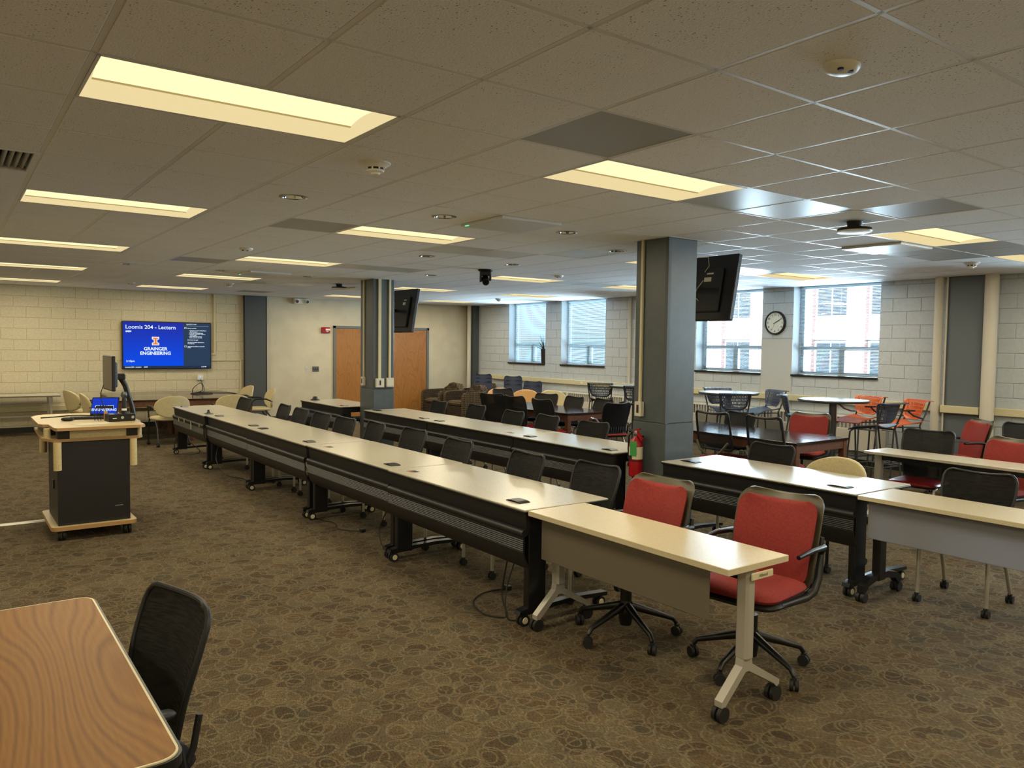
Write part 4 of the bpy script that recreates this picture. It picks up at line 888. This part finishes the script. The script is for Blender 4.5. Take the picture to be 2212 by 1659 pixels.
names1 = ['nearest to the red chairs', 'second from the near end', 'third from the near end', 'fourth from the near end', 'fifth from the near end', 'sixth, left of the far pillar', 'seventh, left of the far pillar', 'eighth, left of the far pillar', 'ninth, the last of the cluster', 'alone near the lectern end']
for k, (bx, by, a) in enumerate(row1):
    place(NC, st_nc, bx - back, by, pi / 2 + rad(a), 'black mesh chair tucked behind the front row of desks, ' + names1[k], G1)
G2 = 'mesh chairs along the second row'
names2 = ['nearest the near pillar', 'second from the near pillar', 'third from the near pillar', 'fourth from the near pillar', 'farthest, beside the lounge chairs']
for k, (bx, by, a) in enumerate([(5.97, 6.50, 5), (6.02, 7.43, -4), (6.02, 8.13, -3), (6.15, 9.20, -2), (6.05, 10.07, -2)]):
    place(NC, st_nc, bx - back + .02, by, pi / 2 + rad(a), 'black mesh chair behind the second row of desks, ' + names2[k], G2)
place(NC, st_nc, 5.72, 4.20, pi / 2 - .04, 'black mesh chair behind the desk right of the near pillar', 'mesh chairs on the right side')
place(NC, st_nc, 5.66, 2.42, pi / 2 + .08, 'grey-backed mesh chair behind the frosted-panel table', 'mesh chairs on the right side')
place(NC, st_nc, 8.44, 10.70, pi / 2 + .35, 'black mesh chair across the pillar-side wooden table, left one', 'chairs around the dark table left of the pillar')
place(NC, st_nc, 8.36, 9.95, pi / 2, 'black mesh chair across the pillar-side wooden table, middle one', 'chairs around the dark table left of the pillar')
place(NC, st_nc, 8.42, 9.30, pi / 2 - .05, 'black mesh chair across the pillar-side wooden table, nearest the stool', 'chairs around the dark table left of the pillar')
place(NC, st_nc, 8.36, 6.55, pi / 2, 'black mesh chair on the far side of the right-hand wooden table', 'chairs around the dark table right of the pillar')
place(NC, st_nc, 5.72, 12.25, pi / 2, 'black chair just peeking out behind the far pillar', 'mesh chairs on the right side')
RC = freeze(nest_chair('redv', 'fabmesh', 'blackp', 'silver', ht=.46, hw=.24)); RC['group'] = 'red-seated mesh chairs'; st_rc = {}
GR = 'red-seated mesh chairs'
place(RC, st_rc, 7.70, 3.74, pi / 2 + .12, 'mesh chair with red vinyl seat at the pale right-hand table', GR)
place(RC, st_rc, 7.50, 9.86, -pi / 2 + .12, 'tall-backed mesh chair with red seat, middle of the near side of the dark table', GR)
place(RC, st_rc, 7.46, 9.08, -pi / 2 + .02, 'tall-backed mesh chair with red seat, nearest on the near side of the dark table', GR)
place(RC, st_rc, 7.52, 10.58, -pi / 2 + .35, 'tall-backed mesh chair turned sideways at the far left of the dark table', GR)
place(RC, st_rc, 8.32, 11.36, pi + .1, 'tall-backed black chair at the far end of the dark table', GR)
AC = nest_chair('soft', 'fabmesh', 'blackp', 'silver', True, .425, .215); AC.location = (.35, 2.60, 0); AC.rotation_euler = (0, 0, pi / 2 + .22); AC['label'] = 'black mesh armchair pushed against the foreground wooden table'
freeze(AC); dup(AC, (9.95, 3.62, 0), pi / 2 + .5, 'black mesh armchair beyond the red chairs at the far right edge', 'mesh armchairs')
AC['group'] = 'mesh armchairs'
# open-frame chairs with Y supports
def ychair(x, y, rz, lab, g):
    t = thing('open_mesh_chair', lab, 'chair', (x, y, 0), rz, g)
    obj('seat', MB().cushion(0, 0, .455, .24, .23, .03, .35, 24, 6), 'red', t, 60); obj('seat_pan', MB().cushion(0, 0, .425, .2, .2, .016, .35, 16, 4), 'blackp', t)
    fn = rr_pos(lambda v: .225 + .015 * (1 - v), .42, .03, lambda v: (-.20 - .09 * v, .57 + .42 * v), .03)
    fr = lambda u, v: fn(u, .5 - .5 * cos(pi * v))
    b = obj('backrest', MB().sheet(fr, 8, 10, .004), 'fabmesh2', t, 70)
    obj('back_frame', MB().tube([fr(0, k / 10) for k in range(11)] + [fr(k / 8, 1) for k in range(1, 9)] + [fr(1, 1 - k / 10) for k in range(1, 11)] + [fr(1 - k / 8, 0) for k in range(1, 8)], .014, 8, True), 'blackp', b)
    obj('back_support', MB().tube([(-.22, -.24, .66), (-.15, -.27, .56), (0, -.24, .46), (.15, -.27, .56), (.22, -.24, .66)], .014, 8), 'olive', t); obj('spine', MB().tube([(0, -.24, .47), (0, -.18, .42), (0, 0, .41)], .02, 8), 'olive', t)
    for sx in (-1, 1):
        lg = obj('leg', MB().tube([(sx * .2, .1, .42), (sx * .22, .21, .38), (sx * .225, .23, .06)], .013, 8), 'silver', t); small_caster(lg, sx * .225, .23)
        lg = obj('leg', MB().tube([(sx * .19, 0, .41), (sx * .2, -.15, .3), (sx * .22, -.25, .06)], .013, 8), 'silver', t); small_caster(lg, sx * .22, -.25)
    return t
GY_ = 'chairs with see-through mesh backs'
ychair(7.42, 5.86, -pi / 2 + .03, 'see-through grey mesh chair with Y support, the one nearer the pillar', GY_); ychair(7.44, 5.16, -pi / 2 - .02, 'see-through grey mesh chair with Y support, the one at the table corner', GY_)
# red task chairs
def task_chair(arms=True):
    t = thing('red_task_chair', 'x', 'chair', (0, 0, 0), 0)
    obj('seat', MB().cushion(0, .02, .465, .245, .24, .035, .38, 28, 8), 'red', t, 60); obj('seat_shell', MB().cushion(0, .0, .425, .245, .25, .035, .4, 24, 6), 'bsatin', t, 60)
    fn = rr_pos(lambda v: .215 + .02 * min(1, v * 1.6), .44, .06, lambda v: (-.225 - .10 * v + .02 * sin(pi * v), .46 + .43 * v), .05); fr = lambda u, v: fn(u, .5 - .5 * cos(pi * v))
    obj('back_cushion', MB().sheet(fr, 14, 16, PUFF(.042), dirn=(0, -1, .15)), 'red', t, 70)
    fn2 = rr_pos(lambda v: .235 + .02 * min(1, v * 1.6), .52, .075, lambda v: (-.245 - .115 * v - .03 * max(0, v - .86) / .14 + .02 * sin(pi * v), .42 + .50 * v), .05); fs = lambda u, v: fn2(u, .5 - .5 * cos(pi * v))
    obj('back_shell', MB().sheet(fs, 14, 16, .014, dirn=(0, -1, .15)), 'olive', t, 70)
    for sx in (-1, 1):
        obj('side_bow', MB().tube([(sx * .225, .12, .425), (sx * .245, -.12, .42), (sx * .25, -.20, .44), (sx * .252, -.25, .50), (sx * .25, -.28, .62), (sx * .245, -.30, .72)], [.016, .022, .026, .024, .018, .012], 10), 'bsatin', t)
        if arms:
            ar = obj('armrest', MB().tube([(sx * .25, -.28, .64), (sx * .275, -.26, .675), (sx * .285, -.10, .685), (sx * .28, .05, .675)], [.018, .017, .015, .012], 10), 'black', t)
    obj('gas_column', MB().lathe([(.035, .22), (.035, .30), (.016, .30), (.016, .42)], 16), 'black', t); obj('hub', MB().lathe([(.035, .07), (.045, .14), (.045, .16), (.03, .23)], 18), 'black', t)
    for k in range(5):
        a = rad(18 + 72 * k); c, s = cos(a), sin(a)
        lg = obj('leg', MB().tube([(c * .03, s * .03, .185), (c * .16, s * .16, .145), (c * .29, s * .29, .105), (c * .312, s * .312, .075)], [.026, .020, .015, .013], 10), 'black', t)
        small_caster(lg, c * .315, s * .315, r=.03, rot=a + .8)
    return t
TC = freeze(task_chair()); st_tc = {}; GT = 'red upholstered task chairs'
place(TC, st_tc, 3.30, 3.31, pi / 2 + .04, 'red task chair on five casters behind the grey-panel table, left of the two', GT)
place(TC, st_tc, 3.53, 2.58, pi / 2 + .14, 'red task chair on five casters at the right end of the grey-panel table', GT)
place(TC, st_tc, 8.62, 5.62, pi / 2 + .28, 'red task chair behind the dark table, below the round bar table', GT)
place(TC, st_tc, 7.80, 3.08, pi / 2 - .1, 'red task chair at the pale table, cut by the right edge', GT)
tt = place(TC, st_tc, 9.70, 4.30, rad(54), 'red task chair in profile with a black tablet arm by the pilaster', GT)
obj('tablet_arm', BX(-.34, -.12, .02, .36, .70, .715, ch=.006), 'blackp', tt, 0)
# cream shell armchairs
def cream_chair(fab='creamf', shell=False, arm=True, legm='black'):
    t = thing('cream_armchair', 'x', 'chair', (0, 0, 0), 0)
    obj('seat', MB().cushion(0, .02, .45, .25, .24, .04, .45, 28, 8), fab, t, 60)
    def fn(u, v):
        a = (u - .5) * 2; b = (v - .5) * 2; w = .285 * max(0, 1 - abs(b) ** 2.6) ** .5 + .004
        q = sin(a * pi / 2) * w; return (q, -.25 - .07 * v + .95 * q * q, .47 + .37 * v)
    obj('backrest', MB().sheet(lambda u, v: fn(u, .5 - .5 * cos(pi * v)), 14, 18, PUFF(.04), dirn=(0, -1, .15)), fab, t, 70)
    for sx in (-1, 1):
        if arm:
            ar = obj('armrest', MB().tube([(sx * .27, -.22, .60), (sx * .285, -.1, .655), (sx * .285, .08, .66), (sx * .28, .13, .645)], [.012, .016, .018, .014], 10), 'blackp', t)
            obj('arm_post', MB().tube([(sx * .27, .10, .65), (sx * .26, .16, .60), (sx * .25, .17, .46)], .012, 8), 'blackp', ar)
        lg = obj('leg', MB().tube([(sx * .235, .17, .46), (sx * .24, .2, .35), (sx * .245, .21, .055)], .0125, 8), legm, t); small_caster(lg, sx * .245, .21)
        lg = obj('leg', MB().tube([(sx * .235, -.1, .44), (sx * .24, -.2, .3), (sx * .25, -.27, .055)], .0125, 8), legm, t); small_caster(lg, sx * .25, -.27)
    return t
CC = freeze(cream_chair()); st_cc = {}; GC = 'cream upholstered armchairs'
place(CC, st_cc, 3.02, 13.92, .12, 'cream armchair seen from behind between the lectern and the desks', GC)
place(CC, st_cc, 4.04, 13.88, -.08, 'cream armchair behind the far end of the front row', GC)
place(CC, st_cc, 2.05, 15.95, -pi / 2 + .3, 'cream armchair at the left end of the dark tables', GC)
place(CC, st_cc, 2.18, 15.0, -pi / 2, 'cream armchair behind the lectern monitor', GC)
place(CC, st_cc, 4.85, 16.25, pi / 2 + .1, 'cream armchair at the right end of the dark tables, farther one', GC)
place(CC, st_cc, 4.90, 15.05, pi / 2 - .1, 'cream armchair at the right end of the dark tables, nearer one', GC)
place(CC, st_cc, 5.76, 3.60, pi / 2 - .05, 'cream chair behind the reflective desk right of the near pillar', GC)
place(CC, st_cc, 9.80, 12.02, pi - .7, 'cream armchair beyond the dark table, near the radiator', GC)
# wooden shell chairs
WC = cream_chair('tan', arm=False, legm='black'); WC['category'] = 'chair'; freeze(WC); st_wc = {}
for x, y, rz, l in ((9.38, 13.2, pi - .6, 'tan wooden-shell chair left of the tall black chair back'), (9.42, 12.45, pi - .8, 'tan wooden-shell chair right of the tall black chair back')):
    o = place(WC, st_wc, x, y, rz, l, 'tan shell chairs')
# black plastic chair
t = nest_chair('red', 'soft', 'blackp', 'silver', False, .44, .225); t['label'] = 'black chair with slotted plastic back at the near end of the dark table'; t.location = (7.95, 8.42, 0); t.rotation_euler = (0, 0, -.22); t['group'] = 'assorted chairs'
mb = MB()
for k in range(9):
    x = -.16 + k * .04; mb.tube([(x, -.20, .46), (x, -.222, .50), (x, -.235, .57)], .0075, 6)
obj('back_slats', mb, 'blue', t)
for sx in (-1, 1): obj('armrest', MB().tube([(sx * .24, -.2, .60), (sx * .27, -.12, .68), (sx * .275, .02, .69), (sx * .26, .12, .62), (sx * .24, .16, .44)], .014, 8), 'chrome', t)
# stacked navy chairs
def navy(x, y, rz, n, lab, z0=.78):
    for k in range(n):
        t = thing('stacking_chair', 'navy plastic stacking chair ' + lab + ', ' + (['bottom', 'middle', 'top'][k] if n == 3 else ['lower', 'upper'][k]) + ' of its stack', 'chair', (x + .06 * k * sin(rz), y - .06 * k * cos(rz), .085 * k), rz, 'navy stacking chairs ' + lab)
        obj('seat', MB().sheet(lambda u, v: ((u - .5) * .44, (v - .5) * .42, .44 + .03 * (v - .5) ** 2 * 4), 4, 5, .014), 'navy', t, 60)
        fn = rr_pos(lambda v: .21, .36, .06, lambda v: (-.21 - .09 * v, .50 + .36 * v), .03); obj('backrest', MB().sheet(lambda u, v: fn(u, .5 - .5 * cos(pi * v)), 6, 8, .012), 'navy', t, 60)
        for sx in (-1, 1):
            obj('leg', MB().tube([(sx * .2, .16, .43), (sx * .22, .22, 0)], .011, 6), 'chrome', t); obj('leg', MB().tube([(sx * .2, -.22, .52), (sx * .2, -.18, .43), (sx * .22, -.26, 0)], .011, 6), 'chrome', t)
navy(10.32, 15.25, pi - .6, 3, 'by the far corner'); navy(10.3, 14.0, pi - .6, 3, 'below the plant window'); navy(10.25, 13.35, pi - .9, 2, 'left of the radiator')
# perforated stools
def stool(m, arms=False):
    t = thing('perforated_stool', 'x', 'bar stool', (0, 0, 0), 0)
    obj('seat', MB().sheet(lambda u, v: ((u - .5) * .44 * (1 - .12 * abs(v - .5)), (v - .5) * .42, .755 + .045 * (u - .5) ** 2 * 4 * (1 - v) - .03 * max(0, v - .75) * 4 + .02 * (1 - v)), 8, 8, .012), m, t, 60)
    nu, nv = 39, 26
    def fn(u, v):
        s = (u - .5) * 2; zz = v * .30; w = .165 + .065 * min(1, v * 1.4)
        if v < .2: w -= .05 * (1 - v / .2) ** 2
        roll = max(0, v - .78) / .22
        return (s * w, -.215 - .05 * v - .085 * roll ** 1.6 + .05 * s * s * (1 - roll * .5), .83 + zz - .05 * roll ** 2.2)
    skip = lambda i, j: (2 < i < nu - 3 and 1 < j < nv - 1 and ((j % 4) in (0, 1, 2)) and ((i + 1 * ((j // 4) % 2)) % 2 == 0))
    obj('backrest', MB().sheet(fn, nu, nv, .009, skip), m, t, 60)
    for sx in (-1, 1):
        lg = obj('leg', MB().tube([(sx * .17, .14, .745), (sx * .195, .19, .70), (sx * .225, .24, 0)], .0115, 8), 'steel', t); obj('glide', MB().lathe([(.015, 0), (.013, .02)], 10, (sx * .225, .24, 0)), 'ink', lg)
        lg = obj('leg', MB().tube([(sx * .222, -.275, 1.08), (sx * .205, -.235, .92), (sx * .19, -.17, .76), (sx * .20, -.19, .65), (sx * .23, -.27, 0)], .0115, 8), 'steel', t); obj('glide', MB().lathe([(.015, 0), (.013, .02)], 10, (sx * .23, -.27, 0)), 'ink', lg)
        if arms:
            ar = obj('armrest', MB().cushion(sx * .27, .06, .965, .028, .11, .011, .6, 14, 4), 'ink', t, 60); obj('arm_post', MB().tube([(sx * .215, -.20, .86), (sx * .25, -.16, .86), (sx * .265, -.03, .90), (sx * .27, .05, .955)], .012, 8), 'steel', ar)
    obj('foot_ring', MB().tube([(-.215, .215, .28), (.215, .215, .28), (.218, -.225, .28), (-.218, -.225, .28)], .009, 6, True), 'steel', t)
    obj('seat_rail', MB().tube([(-.18, -.17, .74), (-.18, .15, .74), (.18, .15, .74), (.18, -.17, .74)], .01, 6), 'steel', t)
    return t
ST = freeze(stool('blue')); st_s = {}; GS = 'slate blue perforated bar stools'
def toward(x, y, tx, ty): return math.atan2(-(tx - x), ty - y)
def stool_at(proto, st, bx, by, dx, dy, lab, g):
    n = sqrt(dx * dx + dy * dy); dx, dy = dx / n, dy / n
    return place(proto, st, bx + dx * .30, by + dy * .30, math.atan2(-dx, dy), lab, g)
stool_at(ST, st_s, 9.55, 10.35, .75, .65, 'slate blue perforated stool left of the pillar, in front of the radiator', GS)
stool_at(ST, st_s, 9.45, 9.30, .5, .85, 'slate blue perforated stool mostly hidden behind the near pillar', GS)
stool_at(ST, st_s, 10.30, 8.34, -.45, -.9, 'slate blue perforated stool behind the left round bar table', GS)
stool_at(ST, st_s, 9.33, 7.20, .6, .6, 'slate blue perforated stool in front of the left round bar table', GS)
stool_at(ST, st_s, 10.70, 7.42, -.92, .35, 'slate blue perforated stool under the clock, turned left', GS)
stool_at(ST, st_s, 9.72, 6.72, .55, -.85, 'slate blue perforated stool left of the right round bar table', GS)
stool_at(ST, st_s, 9.50, 4.92, .12, 1.0, 'slate blue perforated stool in front of the orange ones', GS)
OS = freeze(stool('orange', True)); st_o = {}
stool_at(OS, st_o, 10.68, 5.86, -.97, .2, 'orange perforated stool with arms, left of the two', 'orange perforated stools'); stool_at(OS, st_o, 10.50, 5.10, -.85, .5, 'orange perforated stool with arms, right of the two', 'orange perforated stools')
# club chairs
def club():
    t = thing('club_armchair', 'x', 'armchair', (0, 0, 0), 0)
    for sx in (-1, 1):
        mb = MB(); P = [(-.36, .05), (-.36, .55)] + arc(-.29, .60, .07, 180, 90, 4) + [(.20, .66)] + arc(.24, .56, .10, 90, 0, 5) + [(.34, .05)]
        x0 = sx * .31; mb.prism(P, min(x0, sx * .41), max(x0, sx * .41), 'X'); obj('arm', mb, 'pattern', t, 50)
    obj('seat_cushion', MB().cushion(0, .04, .40, .305, .31, .075, .25, 28, 8), 'pattern', t, 60); obj('base', BX(-.31, .31, -.34, .32, .07, .36, ch=.02), 'pattern', t, 0)
    def fn(u, v):
        s = (u - .5) * 2; w = .36 - (.12 * max(0, v - .6) ** 2 / .16); return (s * w, -.30 - .10 * v + .06 * s * s, .30 + .52 * v - .05 * s * s * v)
    obj('backrest', MB().sheet(fn, 10, 10, .14), 'pattern', t, 70)
    for x in (-.3, .3):
        for y in (-.28, .26): obj('foot', BX(x - .025, x + .025, y - .025, y + .025, 0, .07), 'ink', t, 0)
    return t
CL = freeze(club()); st_cl = {}
place(CL, st_cl, 9.62, 15.95, pi / 2 + .05, 'brown patterned club armchair nearest the doors', 'patterned club armchairs'); place(CL, st_cl, 9.68, 15.02, pi / 2 + .05, 'brown patterned club armchair with its side toward the desks', 'patterned club armchairs'); place(CL, st_cl, 10.55, 15.9, pi / 2 + .2, 'brown patterned club armchair behind, in the far corner', 'patterned club armchairs')
# plant
t = thing('potted_plant', 'spiky green plant in a dark pot on the far window sill', 'plant', (11.24, 14.10, SILL + .004))
obj('pot', MB().lathe([(.06, 0), (.075, .26), (.082, .34), (.07, .34), (.066, .30)], 20), 'pot', t)
for k in range(34):
    a = random.uniform(0, 2 * pi); ln = random.uniform(.28, .50); up = random.uniform(.3, 1.25); c, s = cos(a) * .45, sin(a)
    if c > 0: c *= .25
    if s < 0: s *= .22
    mb = MB(); n = 5; P = []
    for i in range(n + 1):
        q = i / n; h_ = .30 + ln * sin(up) * q - .05 * q * q; rr = ln * cos(up) * q
        P.append((c * rr, s * rr, h_))
    w = .011; vs = []
    for i, p in enumerate(P):
        ww = w * (1 - (i / n) ** 2) + .001; vs += [(p[0] - s * ww, p[1] + c * ww, p[2]), (p[0], p[1], p[2] - .004), (p[0] + s * ww, p[1] - c * ww, p[2])]
    fs = []
    for i in range(n): b0 = i * 3; fs += [(b0, b0 + 1, b0 + 4, b0 + 3), (b0 + 1, b0 + 2, b0 + 5, b0 + 4)]
    mb.add(vs, fs); obj('leaf', mb, 'leaf', t)
# ================================================================== LECTERN
LX, LY = .715, 7.62
t = thing('lectern', 'pale maple lectern cart with a black cabinet', 'lectern', (LX, LY, 0))
def slab(nm, poly, z0, z1, m='maple', em='mapled', par=None):
    o = obj(nm, MB().prism(poly, z0, z1, 'Z'), em, par or t, 30); obj('surface', MB().prism([(x * .994 + .002, y * .996 + .003) for x, y in poly], z1, z1 + .0015, 'Z'), m, o, 30); return o
slab('base_board', rrect(0, .675, 0, .86, .05), .095, .128)
obj('cabinet', BX(.055, .625, .055, .76, .128, .86, ch=.004), 'bsatin', t, 0)
for z in (.80, .785, .77, .17, .155):
    for x in (.10, .42): obj('vent_slot', BX(x, x + .13, .0525, .0555, z, z + .004), 'ink', t, 0)
obj('door_lock', BX(.50, .565, .051, .056, .262, .266), 'silver', t, 0); obj('side_handle', BX(.045, .056, .30, .36, .42, .50, ch=.003), 'black', t, 0)
low = [(.035, .045), (.70, .045), (.74, .10), (.76, .9), (.72, 1.30), (.05, 1.30), (-.02, 1.22), (-.045, .24), (-.01, .15)]
slab('lower_shelf', low, .862, .885)
top = [(.05, -.03), (.70, -.03), (.745, .0), (.745, .30), (.775, .36), (.775, .85), (.745, 1.35), (.70, 1.44), (.08, 1.44), (.0, 1.34), (-.045, 1.22), (-.05, .45), (-.02, .37), (.02, .35), (.03, .02)]
slab('desktop', top, .965, .99)
obj('front_tray', BX(.15, .63, .06, .09, .886, .965, ch=.003), 'maple', t, 0); obj('shelf_block', BX(.06, .15, .055, .16, .886, .965), 'black', t, 0); obj('shelf_block', BX(.60, .69, .055, .16, .886, .965), 'black', t, 0)
obj('corner_post', MB().lathe([(.028, .886), (.028, .965)], 16, (.0, .25, 0)), 'maple', t); obj('corner_post', MB().lathe([(.028, .886), (.028, .965)], 16, (.71, .12, 0)), 'maple', t); obj('shelf_block', BX(.0, .08, .40, 1.1, .89, .962), 'black', t, 0)
obj('corner_post', MB().lathe([(.032, .62), (.032, .862)], 18, (.055, .035, 0)), 'maple', t); obj('corner_post', MB().lathe([(.03, .62), (.03, .862)], 18, (.655, .05, 0)), 'maple', t); obj('corner_post', MB().lathe([(.03, .70), (.03, .862)], 18, (.01, .72, 0)), 'maple', t)
for x in (.08, .60):
    for y in (.08, .76):
        mb = MB()
        for s in (-1, 1): mb.tube([(x + s * .008, y, .044), (x + s * .03, y, .044)], .044, 18)
        mb.box(x - .03, x + .03, y - .03, y + .03, .075, .096); obj('caster', mb, 'rubber', t, 35)
L3 = lambda x, y, z=.9925: (LX + x, LY + y, z)
t = thing('monitor', 'black monitor on an arm, seen edge-on above the lectern', 'monitor', L3(.615, 1.0)); t.rotation_euler = (0, 0, rad(-90))
obj('screen_panel', BX(-.27, .27, -.02, .012, .255, .60, ch=.006), 'blackp', t, 0); obj('display', BX(-.258, .258, -.0225, -.0195, .268, .588), 'ggrey', t, 0); obj('back_bulge', BX(-.18, .18, .01, .045, .29, .54, ch=.012), 'bsatin', t, 0)
obj('arm_head', BX(-.05, .05, .04, .14, .36, .42, ch=.01), 'black', t, 0); obj('arm', MB().tube([(0, .10, .38), (0, .14, .30), (0, .20, .08), (0, .21, 0)], [.028, .026, .024, .03], 10), 'black', t)
t = thing('touch_panel', 'tilted touch tablet showing a blue screen on the lectern', 'tablet', L3(.555, .98)); t.rotation_euler = (0, 0, rad(-24))
Tt = Matrix.Translation((0, 0, .012)) @ Matrix.Rotation(rad(-28), 4, 'X')
obj('shell', BX(-.125, .125, -.008, .012, 0, .19, T=Tt, ch=.004), 'blackp', t, 0); obj('display', BX(-.115, .115, -.0095, -.0075, .012, .178, T=Tt), 'sblue', t, 0)
for s_, z in (('GRAINGER', .085), ('ENGINEERING', .05)): text(s_, 0.036, 'swhite', t, Tt @ Matrix.Translation((0, -.0102, z)) @ Matrix.Rotation(pi / 2, 4, 'X'), bold=.0003)
obj('stand', MB().prism([(.0, .0), (.10, .0), (.03, .10)], -.08, .08, 'X'), 'blackp', t, 0)
t = thing('keyboard', 'black keyboard on the lectern', 'keyboard', L3(.42, .74)); t.rotation_euler = (0, 0, rad(-18)); obj('base', BX(-.20, .20, -.07, .07, 0, .014, ch=.003), 'blackp', t, 0)
mb = MB()
for r in range(5):
    for c in range(15): mb.box(-.19 + c * .0255, -.19 + c * .0255 + .022, -.062 + r * .025, -.062 + r * .025 + .021, .014, .020)
obj('keys', mb, 'ink', t, 0, kind='stuff')
t = thing('computer_mouse', 'black computer mouse on the lectern, left side', 'mouse', L3(.20, .62)); obj('body', MB().cushion(0, 0, .016, .055, .034, .018, .8, 16, 6, puff=.8), 'blackp', t, 60); obj('wheel', BX(.02, .035, -.004, .004, .03, .037), 'ink', t, 0)
tag(obj('paper_sheet', BX(-.15, .15, -.10, .10, 0, .001, T=Matrix.Rotation(.25, 4, 'Z')), 'paper', None, 0, loc=L3(.36, .24)), 'printed instruction sheet lying on the lectern front', 'paper')
t = thing('microphone_base', 'black charging box at the lectern front right corner', 'microphone base', L3(.61, .42)); t.rotation_euler = (0, 0, .08)
obj('body', BX(-.115, .115, -.08, .08, 0, .065, ch=.006), 'black', t, 0)
for x in (0.0, .09): obj('dial', MB().tube([(x, -.08, .035), (x, -.084, .035)], [.014, .012], 16), 'silver', t)
obj('indicator', MB().tube([(-.05, -.08, .03), (-.083, -.083, .03)], .004, 8), 'offw', t); obj('switch_row', BX(-.10, -.06, -.05, .02, .065, .07), 'silver', t, 0)
t = thing('wireless_microphone', 'handheld microphone standing in the black charging box', 'microphone', L3(.645, .42, .992 + .065)); obj('handle', MB().lathe([(.022, 0), (.022, .11), (.017, .15)], 16), 'ink', t); obj('grille', MB().lathe([(.018, .15), (.028, .165), (.029, .185), (.018, .205), (.003, .208)], 16), 'steel', t); obj('label_band', MB().lathe([(.0225, .03), (.0225, .05)], 16, caps=False), 'offw', t)
t = thing('bodypack_microphone', 'small beige and black clip microphones beside the charging box', 'microphone', L3(.50, .50)); obj('body', BX(-.015, .015, -.01, .01, 0, .09, ch=.003), 'tan', t, 0)
for k, (x, y) in enumerate(((-.06, .02), (-.04, -.0), (-.085, .03))): obj('stem', MB().tube([(x, y, 0), (x - .01, y, .06), (x + .004, y, .12)], .0035, 6), 'ink', t)
cord('black adapter cable lying across the lectern top', [(LX + .02, LY + 1.0, .996), (LX + .15, LY + 1.05, .996), (LX + .30, LY + 1.10, 1.0), (LX + .48, LY + 1.02, .997)], .006, 1)
cord('thin cable curling below the lectern monitor', [(LX + .56, LY + 1.0, 1.30), (LX + .53, LY + .98, 1.2), (LX + .55, LY + .96, 1.1), (LX + .58, LY + .92, 1.0)], .004)
tag(obj('cable_cover', MB().prism([(-.04, 0), (-.02, .012), (.02, .012), (.04, 0)], -2.6, 0, 'X', T=Matrix.Rotation(0, 4, 'Z')), 'silver', None, 0, loc=(.80, 8.62, 0)), 'flat silver cable cover on the carpet running left from the lectern', 'cable cover')
# ================================================================== OUTSIDE
g = struct(obj('ground_outside', BX(XR + 2, 90, -60, 90, -5.2, -5), 'grass', ang=0))
b = thing('brick_building', 'brick building across the street seen through the blinds', 'building', (34, 0, -5))
ya, yb = -30, 62
mb = MB(); mb.box(.3, 12, ya, yb, 0, 17); obj('wall', mb, 'stone', b, 0)
bm_ = MB(); wn = 0; y = ya + 1.0
pier = []
while y < yb - 3:
    pier.append(y); y += 2.7
mb = MB()
for y in pier: mb.box(0, .35, y - .45, y + .45, 0, 13.5)
for z in (0, 3.6, 7.2): mb.box(.06, .36, ya, yb, z, z + .35)
obj('brick_face', mb, 'brick', b, 0); obj('cornice', BX(-.3, .4, ya, yb, 13.5, 14.4), 'stone', b, 0)
me_w = BX(0, .06, 0, 1.7, 0, 2.5).mesh('window', 'stone', 0); me_p = [BX(-.03, 0, .1 + a * .78, .1 + a * .78 + .70, .1, 2.4).mesh('pane', 'fglass', 0) for a in (0, 1)]
for y in pier:
    if not (2 < y < 60): continue
    for z in (1.05, 4.65, 8.25):
        w = put('window', me_w, b, (.2, y + .5, z))
        for m_ in me_p: put('pane', m_, w)
struct(obj('roof', BX(XL - .5, XR + .32, YB - .5, YF + .5, H + .4, H + .5), 'plenum', ang=0))
